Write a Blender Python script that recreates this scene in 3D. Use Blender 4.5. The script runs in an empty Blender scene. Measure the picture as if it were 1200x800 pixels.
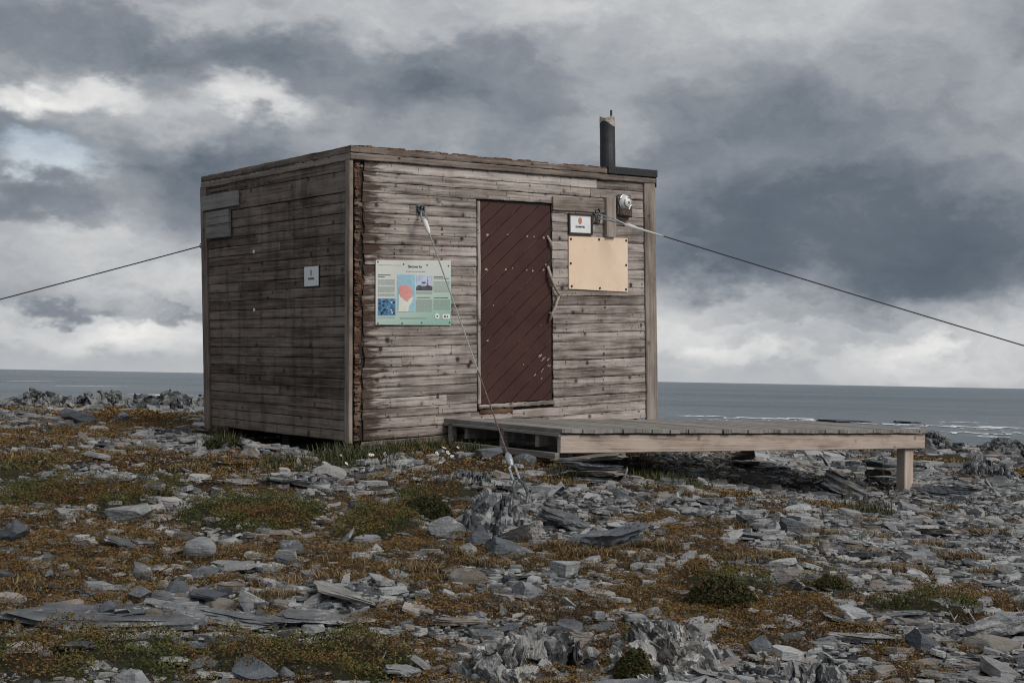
import bpy, bmesh, math, random
import numpy as np
from mathutils import Vector, Matrix, Euler
random.seed(7)
RNG = np.random.default_rng(11)
scene = bpy.context.scene
COL = scene.collection
R_ = math.radians

# ------------------------------------------------------------------ camera
F = 1519.6                      # focal length in pixels of a 1200 px wide picture
EYE = 1.55                      # height of the eye over the datum
ROLL = math.atan2(23, 1200); PITCH = math.atan(43.5*math.cos(ROLL)/F)
FW = np.array([0, math.cos(PITCH), math.sin(PITCH)])
UP0 = np.array([0, -math.sin(PITCH), math.cos(PITCH)])
RT0 = np.array([1.0, 0, 0])
RT = RT0*math.cos(ROLL)+UP0*math.sin(ROLL)
UP = -RT0*math.sin(ROLL)+UP0*math.cos(ROLL)
CAM = np.array([0, 0, EYE])
cd = bpy.data.cameras.new('camera'); co = bpy.data.objects.new('camera', cd); COL.objects.link(co)
cd.sensor_width = 36; cd.sensor_fit = 'HORIZONTAL'; cd.lens = 36*F/1200
cd.clip_start = 0.1; cd.clip_end = 60000
m3 = Matrix((RT, UP, -FW)).transposed()
co.matrix_world = Matrix.Translation(CAM) @ m3.to_4x4()
scene.camera = co

def ray(px, py):
    d = FW+RT*(px-600)/F-UP*(py-400)/F
    return d

# ------------------------------------------------------------------ noise
_perm = np.random.default_rng(3).permutation(256); _perm = np.concatenate([_perm, _perm, _perm])
_g3 = np.random.default_rng(4).normal(size=(256, 3)); _g3 /= np.linalg.norm(_g3, axis=1)[:, None]
def perlin(x, y, z=0.0):
    x, y, z = np.broadcast_arrays(np.asarray(x, float), np.asarray(y, float), np.asarray(z, float))
    xi, yi, zi = np.floor(x).astype(int), np.floor(y).astype(int), np.floor(z).astype(int)
    xf, yf, zf = x-xi, y-yi, z-zi
    xi &= 255; yi &= 255; zi &= 255
    u, v, w = [t*t*t*(t*(t*6-15)+10) for t in (xf, yf, zf)]
    def g(a, b, c):
        h = _perm[_perm[_perm[xi+a]+yi+b]+zi+c]
        G = _g3[h]
        return G[..., 0]*(xf-a)+G[..., 1]*(yf-b)+G[..., 2]*(zf-c)
    l = lambda a, b, t: a+(b-a)*t
    return 1.5*l(l(l(g(0,0,0), g(1,0,0), u), l(g(0,1,0), g(1,1,0), u), v),
                 l(l(g(0,0,1), g(1,0,1), u), l(g(0,1,1), g(1,1,1), u), v), w)
def fbm(x, y, z=0.0, o=4):
    s = 0; a = 1; t = 0
    for i in range(o):
        s = s+a*perlin(np.asarray(x)*2**i+17*i, np.asarray(y)*2**i+5*i, np.asarray(z)*2**i); t += a; a *= .5
    return s/t
def sstep(a, b, x):
    t = np.clip((np.asarray(x, float)-a)/(b-a), 0, 1); return t*t*(3-2*t)
def hash2(a, b):
    h = np.sin(np.asarray(a)*127.1+np.asarray(b)*311.7)*43758.5453
    return h-np.floor(h)

# ------------------------------------------------------------------ tags and mesh builder
def tag(o, label=None, cat=None, group=None, kind=None):
    if label: o['label'] = label
    if cat: o['category'] = cat
    if group: o['group'] = group
    if kind: o['kind'] = kind
    return o
def empty(name, loc, label, cat, group=None):
    o = bpy.data.objects.new(name, None); COL.objects.link(o); o.location = loc
    o.empty_display_size = .05
    return tag(o, label, cat, group)
class MB:
    def __init__(s): s.v = []; s.f = []; s.bc = []; s.c = []
    def add(s, vs, fs, bc=None, col=None):
        n = len(s.v); s.v += [tuple(map(float, p)) for p in vs]
        s.f += [tuple(i+n for i in f) for f in fs]
        s.bc += [tuple(map(float, b)) for b in bc] if bc is not None else [(p[0], p[2], 0.) for p in vs]
        s.c += [col if col is not None else (.5, .5, .5, 1)]*len(vs)
        return s
    def build(s, name, mat, parent=None, origin=None, smooth=False):
        if parent is not None: O = np.array(parent['_o'])
        elif origin is not None: O = np.array(origin)
        else: O = np.zeros(3)
        me = bpy.data.meshes.new(name)
        V = np.array(s.v)-O
        me.from_pydata(V.tolist(), [], s.f)
        a = me.attributes.new('bc', 'FLOAT_VECTOR', 'POINT'); a.data.foreach_set('vector', np.array(s.bc).ravel())
        a = me.attributes.new('tint', 'FLOAT_COLOR', 'POINT'); a.data.foreach_set('color', np.array(s.c).ravel())
        if smooth: me.polygons.foreach_set('use_smooth', [True]*len(me.polygons))
        me.materials.append(mat)
        o = bpy.data.objects.new(name, me); COL.objects.link(o)
        o['_o'] = [float(t) for t in O]
        if parent is not None:
            o.parent = parent
        else: o.location = O
        return o
def root(name, loc, label, cat, group=None):
    o = empty(name, Vector(loc), label, cat, group); o['_o'] = [float(t) for t in loc]; return o
ID = lambda p: p
def box(mb, lo, hi, fn=ID, bcr=None, ch=0.0):
    x0, y0, z0 = lo; x1, y1, z1 = hi
    if bcr is None: bcr = random.random()
    if ch <= 0:
        P = [(x, y, z) for z in (z0, z1) for y in (y0, y1) for x in (x0, x1)]
        Fc = [(0,2,3,1), (4,5,7,6), (0,1,5,4), (2,6,7,3), (0,4,6,2), (1,3,7,5)]
        mb.add([fn(p) for p in P], Fc, [(p[0]+p[1], p[2], bcr) for p in P]); return
    bm = bmesh.new(); bmesh.ops.create_cube(bm, size=1)
    for v in bm.verts: v.co = Vector(((x0+x1)/2+v.co.x*(x1-x0), (y0+y1)/2+v.co.y*(y1-y0), (z0+z1)/2+v.co.z*(z1-z0)))
    bmesh.ops.bevel(bm, geom=bm.edges[:], offset=ch, segments=2, profile=.6, affect='EDGES')
    bm.verts.index_update(); P = [tuple(v.co) for v in bm.verts]
    mb.add([fn(p) for p in P], [[v.index for v in f.verts] for f in bm.faces], [(p[0]+p[1], p[2], bcr) for p in P]); bm.free()
def plank(mb, P0, U, V, N, L, W, T, fn=ID, jit=.0025, seg=.09, ch=.004, bcr=None, raggedL=0, raggedR=0, off=0.0, bow=0.0, tilt=0.0):
    """one weathered board: P0 a corner, U along, V across, N out of the wall"""
    P0, U, V, N = map(lambda t: np.array(t, float), (P0, U, V, N))
    if bcr is None: bcr = random.random()
    uo = random.random()*20
    n = max(1, int(L/seg)); rows = []; bcs = []
    j0 = [random.uniform(-1, 1)*jit for _ in range(n+1)]; j1 = [random.uniform(-1, 1)*jit for _ in range(n+1)]
    for i in range(n+1):
        t = L*i/n; b = bow*math.sin(math.pi*i/n)
        v0 = j0[i]+b; v1 = W+j1[i]+b; T0 = T+off+tilt; T1 = T+off-tilt
        pr = [(v0, off), (v0, T0-ch), (v0+ch, T0), ((v0+v1)/2, (T0+T1)/2), (v1-ch, T1), (v1, T1-ch), (v1, off)]
        for k, (a, d) in enumerate(pr):
            tt = t
            if i == 0 and raggedL: tt += random.random()*raggedL
            if i == n and raggedR: tt -= random.random()*raggedR
            rows.append(fn(P0+U*tt+V*a+N*d)); bcs.append((tt+uo, a, bcr))
    fs = []; m = 7
    for i in range(n):
        for k in range(m-1):
            fs.append((i*m+k, (i+1)*m+k, (i+1)*m+k+1, i*m+k+1))
    fs.append(tuple(range(m))); fs.append(tuple(n*m+k for k in reversed(range(m))))
    mb.add(rows, fs, bcs)
def tube(mb, pts, rad, n=8, cap=True, bcr=None):
    pts = [np.array(p, float) for p in pts]
    if np.isscalar(rad): rad = [rad]*len(pts)
    if bcr is None: bcr = random.random()
    vs = []; bc = []; L = 0
    for i, p in enumerate(pts):
        t = pts[min(i+1, len(pts)-1)]-pts[max(i-1, 0)]; t /= np.linalg.norm(t)+1e-9
        a = np.cross(t, (0, 0, 1)) if abs(t[2]) < .95 else np.cross(t, (1, 0, 0)); a /= np.linalg.norm(a); b = np.cross(t, a)
        if i: L += np.linalg.norm(p-pts[i-1])
        for k in range(n):
            an = 2*math.pi*k/n; vs.append(p+(a*math.cos(an)+b*math.sin(an))*rad[i]); bc.append((L, k/n*.1, bcr))
    fs = [(i*n+k, i*n+(k+1) % n, (i+1)*n+(k+1) % n, (i+1)*n+k) for i in range(len(pts)-1) for k in range(n)]
    if cap: fs += [tuple(reversed(range(n))), tuple((len(pts)-1)*n+k for k in range(n))]
    mb.add(vs, fs, bc)
def poly(mb, pts2, h0, h1, fn, bcf=None, ch=0.0):
    """extruded polygon in the (u, v) plane of a wall, from height h0 to h1 (h along the wall normal)"""
    n = len(pts2); c = np.mean(np.array(pts2), axis=0)
    vs = []; bc = []
    for (ins, h) in ((0, h0), (0, h1-ch), (ch, h1)) if ch > 0 else ((0, h0), (0, h1)):
        for p in pts2:
            q = np.array(p, float)
            if ins:
                d = c-q; q = q+d/np.linalg.norm(d)*ins
            vs.append(fn(q[0], q[1], h)); bc.append(bcf(q[0], q[1]) if bcf else (q[0], q[1], .3))
    r = 3 if ch > 0 else 2
    fs = [(j*n+i, j*n+(i+1) % n, (j+1)*n+(i+1) % n, (j+1)*n+i) for j in range(r-1) for i in range(n)]
    fs.append(tuple((r-1)*n+i for i in range(n))); fs.append(tuple(reversed(range(n))))
    mb.add(vs, fs, bc)

# ------------------------------------------------------------------ materials
class NT:
    def __init__(s, tree): s.t = tree; s.n = tree.nodes; s.l = tree.links
    def node(s, typ, **kw):
        n = s.n.new(typ)
        for k, v in kw.items():
            if hasattr(n, k): setattr(n, k, v)
        return n
    def put(s, inp, val):
        if isinstance(val, bpy.types.NodeSocket): s.l.new(val, inp)
        elif val is not None:
            if hasattr(inp, 'default_value'):
                try: inp.default_value = val
                except Exception: inp.default_value = tuple(val)+(1,)
    def math(s, op, a, b=None, clamp=False):
        n = s.node('ShaderNodeMath', operation=op, use_clamp=clamp); s.put(n.inputs[0], a)
        if b is not None: s.put(n.inputs[1], b)
        return n.outputs[0]
    def vmath(s, op, a, b=None):
        n = s.node('ShaderNodeVectorMath', operation=op); s.put(n.inputs[0], a)
        if b is not None: s.put(n.inputs[1], b)
        return n.outputs['Value'] if op in ('LENGTH', 'DOT_PRODUCT', 'DISTANCE') else n.outputs[0]
    def noise(s, vec, scale=5, detail=4, rough=.55, dist=0, col=False):
        n = s.node('ShaderNodeTexNoise'); s.put(n.inputs['Vector'], vec); s.put(n.inputs['Scale'], scale)
        n.inputs['Detail'].default_value = detail; n.inputs['Roughness'].default_value = rough; n.inputs['Distortion'].default_value = dist
        return n.outputs['Color' if col else 'Fac']
    def ramp(s, fac, stops, interp='LINEAR'):
        n = s.node('ShaderNodeValToRGB'); s.put(n.inputs[0], fac); r = n.color_ramp; r.interpolation = interp
        while len(r.elements) < len(stops): r.elements.new(.5)
        for e, (p, c) in zip(r.elements, stops):
            e.position = p; e.color = (tuple(c)+(1,))[:4] if not np.isscalar(c) else (c, c, c, 1)
        return n.outputs[0]
    def mix(s, fac, a, b, blend='MIX'):
        n = s.node('ShaderNodeMix', data_type='RGBA', blend_type=blend); s.put(n.inputs[0], fac)
        s.put(n.inputs[6], (tuple(a)+(1,))[:4] if isinstance(a, (tuple, list)) else a); s.put(n.inputs[7], (tuple(b)+(1,))[:4] if isinstance(b, (tuple, list)) else b)
        return n.outputs[2]
    def maprange(s, v, a, b, c=0, d=1, typ='SMOOTHSTEP'):
        n = s.node('ShaderNodeMapRange', interpolation_type=typ)
        for i, x in enumerate((v, a, b, c, d)): s.put(n.inputs[i], x)
        return n.outputs[0]
    def comb(s, x, y, z):
        n = s.node('ShaderNodeCombineXYZ')
        for i, t in enumerate((x, y, z)): s.put(n.inputs[i], t)
        return n.outputs[0]
    def sep(s, v):
        n = s.node('ShaderNodeSeparateXYZ'); s.put(n.inputs[0], v); return n.outputs
    def attr(s, name, out='Vector'):
        n = s.node('ShaderNodeAttribute', attribute_name=name); return n.outputs[out]
    def pos(s): return s.node('ShaderNodeNewGeometry').outputs['Position']
    def bump(s, h, strength=.5, dist=.01):
        n = s.node('ShaderNodeBump'); s.put(n.inputs['Height'], h); n.inputs['Strength'].default_value = strength; n.inputs['Distance'].default_value = dist
        return n.outputs[0]
def newmat(name):
    m = bpy.data.materials.new(name); m.use_nodes = True; t = NT(m.node_tree)
    b = next(n for n in t.n if n.type == 'BSDF_PRINCIPLED')
    return m, t, b
def simple(name, col, rough=.6, metal=0, var=.25, scale=30, bump=0):
    m, t, b = newmat(name)
    n = t.noise(t.pos(), scale, 4)
    c = t.mix(t.maprange(n, .3, .7), tuple(x*(1-var) for x in col), tuple(min(1, x*(1+var)) for x in col))
    t.put(b.inputs['Base Color'], c); b.inputs['Roughness'].default_value = rough; b.inputs['Metallic'].default_value = metal
    if bump: t.put(b.inputs['Normal'], t.bump(n, bump, .01))
    return m
def wood(name, dark, mid, light, knots=1.0, rows=True, streak=1.0, redden=0.0, rough=.85, edge=.62, drip=0.0, ticks=0.0, endrot=0.0):
    m, t, b = newmat(name)
    u, v, r = t.sep(t.attr('bc'))
    rr = t.math('MULTIPLY', r, 61.3)
    grain = t.noise(t.comb(t.math('MULTIPLY', u, 1.3), t.math('MULTIPLY', v, 46), rr), 1, 7, .66, .5)
    fine = t.noise(t.comb(t.math('MULTIPLY', u, 5), t.math('MULTIPLY', v, 190), rr), 1, 3, .6)
    big = t.noise(t.pos(), 1.7, 5, .6)
    blot = t.noise(t.comb(t.math('MULTIPLY', u, 2.4), t.math('MULTIPLY', v, 9), rr), 1, 4, .6)
    fac = t.math('ADD', t.math('MULTIPLY', grain, .72), t.math('ADD', t.math('MULTIPLY', fine, .26), t.math('MULTIPLY', blot, .50)))
    tone = t.noise(t.comb(rr, 0.5, 0.5), 3.1, 0)
    fac = t.math('ADD', fac, t.math('MULTIPLY', t.math('SUBTRACT', tone, .5), .34))
    fac = t.math('ADD', fac, t.math('MULTIPLY', t.math('SUBTRACT', big, .5), .38))
    c = t.ramp(fac, [(.50, dark), (.68, mid), (.80, tuple((a+d)/2 for a, d in zip(mid, light))), (.98, light)])
    # long dark checks in the grain
    ck = t.noise(t.comb(t.math('MULTIPLY', u, 1.1), t.math('MULTIPLY', v, 60), t.math('ADD', rr, 9)), 1, 5, .7, .4)
    c = t.mix(t.maprange(ck, .60, .70, 0, .75*streak), c, tuple(x*.35 for x in dark))
    # plank shadow painted into the colour as an uneven dark edge along each board
    if rows:
        ed = t.noise(t.comb(t.math('MULTIPLY', u, 1.6), rr, 0), 1, 5, .65)
        e = t.maprange(t.math('ADD', t.math('MULTIPLY', v, 10), t.math('MULTIPLY', ed, 1.3)),   .56, .86, edge, 0)
        c = t.mix(e, c, tuple(x*.7 for x in dark))
        # rusty nail lines on the studs, with short drips
        hu = t.math('DOT_PRODUCT', 0, 0) if False else t.vmath('DOT_PRODUCT', t.pos(), (0.7727-0.6339*0, 0.63256, .0))
        nl = t.math('ABSOLUTE', t.math('SUBTRACT', t.math('FRACT', t.math('MULTIPLY', hu, 1.9)), .5))
        gate = t.noise(t.comb(t.math('MULTIPLY', rr, 3), t.math('MULTIPLY', hu, 1.9), t.math('MULTIPLY', v, 45)), 1, 3)
        nl = t.math('ADD', nl, t.math('MULTIPLY', t.math('SUBTRACT', t.noise(t.pos(), 14, 3), .5), .12))
        c = t.mix(t.math('MULTIPLY', t.maprange(nl, .008, .024, .9, 0), t.maprange(gate, .56, .62)), c, tuple(x*.3 for x in dark))
    if knots > 0:
        vn = t.node('ShaderNodeTexVoronoi', feature='F1'); vn.inputs['Scale'].default_value = 1
        t.put(vn.inputs['Vector'], t.comb(t.math('MULTIPLY', u, 7.5), t.math('MULTIPLY', v, 7), rr))
        g = t.sep(vn.outputs['Color'])[0]
        wob = t.noise(t.comb(t.math('MULTIPLY', u, 60), t.math('MULTIPLY', v, 60), rr), 1, 2)
        dd = t.math('ADD', vn.outputs['Distance'], t.math('MULTIPLY', t.math('SUBTRACT', wob, .5), .16))
        k = t.math('MULTIPLY', t.maprange(dd, .11, .22, 1, 0), t.math('GREATER_THAN', g, .65))
        c = t.mix(t.math('MULTIPLY', k, .92*knots), c, tuple(x*.22 for x in dark))
        halo = t.math('MULTIPLY', t.maprange(dd, .14, .36, .32, 0), t.math('GREATER_THAN', g, .62))
        c = t.mix(t.math('MULTIPLY', halo, knots), c, (dark[0]*1.1, dark[1]*.8, dark[2]*.65))
    if ticks > 0:
        for (su, sv, th_, gt, sh) in ((34, 8, .16, .55, 3.3), (16, 12, .13, .5, 8.7)):
            vn = t.node('ShaderNodeTexVoronoi', feature='F1'); vn.inputs['Scale'].default_value = 1
            t.put(vn.inputs['Vector'], t.comb(t.math('MULTIPLY', u, su), t.math('MULTIPLY', v, sv), t.math('ADD', rr, sh)))
            k = t.math('MULTIPLY', t.maprange(vn.outputs['Distance'], th_*.55, th_*1.25, 1, 0), t.math('GREATER_THAN', t.sep(vn.outputs['Color'])[0], gt))
            c = t.mix(t.math('MULTIPLY', k, .85*ticks), c, tuple(x*.3 for x in dark))
    if endrot > 0:                     # brown rot creeping in from the open corner
        ua = t.vmath('DOT_PRODUCT', t.vmath('SUBTRACT', t.pos(), (-1.38873, 11.51515, .96764)), (.77268, .63256, .05326))
        rn = t.noise(t.comb(t.math('MULTIPLY', u, 4), t.math('MULTIPLY', v, 26), rr), 1, 5, .65)
        rt = t.maprange(t.math('SUBTRACT', t.math('MULTIPLY', rn, 1.0), t.math('MULTIPLY', ua, .9)), .18, .36, 0, endrot)
        c = t.mix(rt, c, (.040, .021, .013))
    if drip > 0:
        dp = t.noise(t.vmath('MULTIPLY', t.pos(), (9, 9, 1.1)), 1, 5, .6); c = t.mix(t.maprange(dp, .48, .66, 0, drip), c, tuple(x*.55 for x in dark))
        d2 = t.noise(t.vmath('MULTIPLY', t.vmath('ADD', t.pos(), (3, 1, 7)), (2.2, 2.2, 1.6)), 1, 5, .6); c = t.mix(t.maprange(d2, .55, .72, 0, drip*.8), c, light)
    if redden > 0:
        rd = t.maprange(t.noise(t.pos(), 6, 5, .65), .42, .62, 0, redden)
        c = t.mix(rd, c, (.11, .047, .022))
    t.put(b.inputs['Base Color'], c); b.inputs['Roughness'].default_value = rough
    b.inputs['Specular IOR Level'].default_value = .25
    h = t.math('ADD', t.math('MULTIPLY', grain, .6), t.math('MULTIPLY', fine, .4))
    t.put(b.inputs['Normal'], t.bump(h, .7, .008))
    return m
M = {}
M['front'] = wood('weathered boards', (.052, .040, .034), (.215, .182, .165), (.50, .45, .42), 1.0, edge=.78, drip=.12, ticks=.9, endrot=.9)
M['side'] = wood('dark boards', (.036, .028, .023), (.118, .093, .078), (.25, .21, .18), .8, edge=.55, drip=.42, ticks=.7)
M['fascia'] = wood('dark fascia', (.042, .031, .025), (.135, .108, .092), (.30, .255, .225), .6, ticks=.6, edge=.6)
M['trim'] = wood('grey trim', (.07, .056, .047), (.20, .165, .143), (.36, .315, .285), .5, rows=False)
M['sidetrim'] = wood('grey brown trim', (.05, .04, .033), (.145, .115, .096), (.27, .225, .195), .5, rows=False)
M['rot'] = wood('rotten wood', (.014, .007, .004), (.062, .031, .019), (.25, .19, .15), .3, rows=False, redden=.6)
M['greyboard'] = wood('silver board', (.075, .072, .068), (.175, .17, .162), (.28, .275, .265), .5, rows=False)
M['deck'] = wood('grey decking', (.07, .064, .058), (.185, .172, .16), (.30, .285, .27), .4, rows=False)
M['beam'] = wood('newer timber', (.17, .13, .106), (.36, .292, .25), (.50, .425, .375), .6, rows=False, streak=.4)
M['drift'] = simple('bare stick', (.30, .26, .23), .8, 0, .35, 40, .4)
M['backing'] = simple('dark gap', (.018, .014, .012), .95)
M['felt'] = simple('roof felt', (.022, .024, .027), .85, 0, .4, 60, .5)
M['steel'] = simple('galvanised steel', (.42, .44, .46), .42, .85, .25, 60)
M['darksteel'] = simple('dull steel', (.10, .105, .11), .5, .6, .5, 60, .3)
M['cable'] = simple('wire', (.045, .045, .048), .5, .5, .3, 60)
M['cablepale'] = simple('pale wire', (.34, .34, .34), .45, .6, .3, 60)
M['rust'] = simple('rust', (.085, .05, .038), .85, 0, .5, 80, .4)
M['pipe'] = simple('black stove pipe', (.016, .019, .024), .62, .2, .4, 12)
M['pipepale'] = simple('bare pipe end', (.34, .31, .27), .6, .2, .4, 40)
M['screw'] = simple('screw', (.03, .026, .022), .6, .3)
M['white'] = simple('white sheet', (.68, .69, .70), .5, 0, .05, 9)
M['ink'] = simple('dark ink', (.06, .09, .09), .7, 0, .1)
M['crest'] = simple('crest brown', (.46, .19, .12), .7, 0, .1)
M['frame'] = simple('black frame', (.022, .018, .017), .5, 0, .3)
M['textgrey'] = simple('text grey', (.30, .34, .33), .7, 0, .2, 200)
M['mapblue'] = simple('map sea', (.27, .46, .56), .6, 0, .08)
M['mapred'] = simple('map region', (.62, .27, .25), .6, 0, .08)
M['mapland'] = simple('map land', (.62, .63, .58), .6, 0, .06)
M['photosky'] = simple('print sky', (.42, .49, .62), .6, 0, .15, 20)
M['photodark'] = simple('print dark', (.06, .065, .08), .6, 0, .5, 50)
M['photoblue'] = simple('print blue', (.06, .16, .28), .6, 0, .6, 40)
M['photored'] = simple('print red', (.45, .06, .05), .6)
M['rustwire'] = simple('rusty wire', (.13, .09, .075), .8, .2, .5, 50)
M['porcelain'] = simple('white insulator', (.62, .62, .60), .35, 0, .08)
M['spot'] = simple('white plug', (.7, .7, .68), .5, 0, .1)
M['bird'] = simple('print black', (.012, .015, .02), .7)

# beige panel
m, t, b = newmat('plywood panel'); n = t.noise(t.pos(), 2.2, 5, .6); n2 = t.noise(t.pos(), 14, 4)
c = t.mix(t.maprange(n, .3, .7), (.70, .525, .39), (.76, .60, .455)); c = t.mix(t.maprange(n2, .55, .75, 0, .25), c, (.50, .36, .24))
t.put(b.inputs['Base Color'], c); b.inputs['Roughness'].default_value = .6; M['beige'] = m
# information sheet: printed off-white running into sea green at the lower right (part of the print)
m, t, b = newmat('printed sheet'); u, v, r = t.sep(t.attr('bc'))
k = t.math('ADD', t.math('MULTIPLY', u, .5), t.math('MULTIPLY', v, -1.0))
c = t.ramp(t.maprange(k, -.95, .35, 0, 1, 'LINEAR'), [(.0, (.58, .58, .55)), (.45, (.53, .57, .535)), (.75, (.38, .50, .445)), (1, (.25, .41, .345))])
t.put(b.inputs['Base Color'], c); b.inputs['Roughness'].default_value = .35; M['sheet'] = m
# door paint
m, t, b = newmat('brown door paint'); u, v, r = t.sep(t.attr('bc'))
n = t.noise(t.pos(), 3, 5, .6); fn_ = t.noise(t.comb(t.math('MULTIPLY', u, 5), t.math('MULTIPLY', v, 120), r), 1, 4)
c = t.mix(t.maprange(n, .3, .7), (.042, .0185, .0160), (.058, .0265, .0230)); c = t.mix(t.maprange(fn_, .5, .8, 0, .4), c, (.075, .036, .03))
ed = t.math('MULTIPLY', t.maprange(v, .003, .010, 1, 0), t.maprange(t.noise(t.comb(t.math('MULTIPLY', u, 3.5), r, 0), 1, 5, .65),   .50, .60))
sp = t.maprange(t.noise(t.comb(t.math('MULTIPLY', u, 16), t.math('MULTIPLY', v, 40), r), 1, 5, .65), .74, .78)
c = t.mix(t.math('MULTIPLY', t.math('MAXIMUM', ed, sp), .6), c, (.27, .195, .175))
t.put(b.inputs['Base Color'], c); b.inputs['Roughness'].default_value = .6; b.inputs['Specular IOR Level'].default_value = .2
t.put(b.inputs['Normal'], t.bump(fn_, .3, .006)); M['door'] = m
# lamp glass
m, t, b = newmat('lamp glass'); b.inputs['Base Color'].default_value = (.75, .8, .82, 1); b.inputs['Roughness'].default_value = .12
b.inputs['Transmission Weight'].default_value = .75; b.inputs['IOR'].default_value = 1.3; M['glass'] = m

def rock_mat(name, streak=(3, 3, 26), rot=(0, 0, 0), dark=(.022, .025, .029), mid=(.112, .119, .128), light=(.335, .342, .35), pale=.34, palec=(.44, .43, .41), scale=1.0):
    m, t, b = newmat(name)
    P = t.pos()
    vr = t.node('ShaderNodeVectorRotate', rotation_type='EULER_XYZ'); t.put(vr.inputs['Vector'], P); vr.inputs['Rotation'].default_value = rot
    Pr = vr.outputs[0]
    oi = t.node('ShaderNodeObjectInfo').outputs['Random']
    st = t.noise(t.vmath('MULTIPLY', Pr, streak), scale, 6, .65, .25)
    n = t.noise(P, 7*scale, 6, .62)
    n3 = t.noise(P, 45*scale, 4, .6)
    fac = t.math('ADD', t.math('MULTIPLY', st, .5), t.math('ADD', t.math('MULTIPLY', n, .35), t.math('MULTIPLY', n3, .15)))
    tr, tg, tb = t.sep(t.attr('tint', 'Color'))
    fac = t.math('ADD', fac, t.math('MULTIPLY', t.math('SUBTRACT', tr, .5), .62))
    fac = t.math('ADD', fac, t.math('MULTIPLY', t.math('SUBTRACT', oi, .5), .22))
    c = t.ramp(fac, [(.28, dark), (.46, mid), (.60, tuple((a+d)/2 for a, d in zip(mid, light))), (.80, light)])
    # warm stones and brown staining
    c = t.mix(t.maprange(tg, .72, .95, 0, .6), c, (.21, .165, .135))
    stn = t.maprange(t.noise(P, 2.6*scale, 5, .6), .56, .70, 0, .5); c = t.mix(stn, c, (.085, .066, .050))
    # pale lichen blotches
    li = t.maprange(t.math('ADD', t.noise(P, 11*scale, 7, .72), t.math('MULTIPLY', t.noise(P, 2*scale, 3), .35)), .74, .82, 0, pale*2)
    c = t.mix(li, c, palec)
    l2 = t.maprange(t.noise(t.vmath('ADD', P, (5, 3, 1)), 19*scale, 6, .7), .66, .72, 0, pale)
    c = t.mix(l2, c, (.17, .165, .10))
    t.put(b.inputs['Base Color'], c); b.inputs['Roughness'].default_value = .68; b.inputs['Specular IOR Level'].default_value = .35
    h = t.math('ADD', t.math('MULTIPLY', st, .6), t.math('ADD', t.math('MULTIPLY', n, .25), t.math('MULTIPLY', n3, .2)))
    t.put(b.inputs['Normal'], t.bump(h, 1.0, .05))
    return m
M['slate'] = rock_mat('grey slate')
M['warmrock'] = rock_mat('pinkish grey stone', dark=(.09, .078, .07), mid=(.20, .175, .16), light=(.33, .30, .28), pale=.15)
M['brownrock'] = rock_mat('brownish stone', dark=(.05, .045, .038), mid=(.13, .115, .098), light=(.24, .225, .20), pale=.2)
M['darkrock'] = rock_mat('dark slate', dark=(.028, .033, .040), mid=(.070, .080, .094), light=(.145, .158, .175), pale=.12)
M['palerock'] = rock_mat('pale stone', dark=(.14, .135, .13), mid=(.225, .222, .216), light=(.37, .365, .355), pale=.3)
M['crag'] = rock_mat('upright slate crag', streak=(34, 5, 3), rot=(0, .18, .25), dark=(.030, .033, .038), mid=(.105, .112, .122), light=(.25, .255, .26), pale=.32, scale=.8)
M['whitecrag'] = rock_mat('white streaked crag', streak=(26, 6, 5), rot=(.2, .3, .5), dark=(.028, .029, .032), mid=(.15, .154, .158), light=(.34, .34, .335), pale=.5, palec=(.50, .49, .47), scale=.9)
M['farcrag'] = rock_mat('far crag', streak=(7, 5, 3), rot=(0, .3, .2), dark=(.024, .026, .029), mid=(.078, .083, .089), light=(.18, .185, .19), pale=.15, scale=.5)

def tintmat(name, rough=.7, transl=0.0):
    m, t, b = newmat(name)
    t.put(b.inputs['Base Color'], t.attr('tint', 'Color')); b.inputs['Roughness'].default_value = rough; b.inputs['Specular IOR Level'].default_value = .2
    return m
M['leaf'] = tintmat('heath leaves')
M['grass'] = tintmat('grass blades')

# ------------------------------------------------------------------ hut frame
HU = np.array([[0.7726761529793023, -0.6338855362787446, -0.03406889363795742],
               [0.6325624292358419, 0.7733450253623706, -0.04245285463340449],
               [0.05325725994037327, 0.011251606280124657, 0.9985174338086243]])
HO = np.array([-1.38873496, 11.5151538, -0.582362464+EYE])
HW, HD, HH = 3.81871, 2.83453, 2.6
def hut(u, v, w):                       # u along the front, v up, w towards the back (metres)
    u = u+(1-u/HW)*(1-w/HD)*(-.03+.06*v/HH)
    return HO+HU@np.array([u, w, v])
def hutp(p): return hut(p[0], p[2], p[1])         # box/plank in (u, w, v)
def fr(u, v, h): return hut(u, v, -h)             # on the front wall, h outwards
def sd(w, v, h): return hut(-h, v, w)             # on the side wall, h outwards

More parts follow.
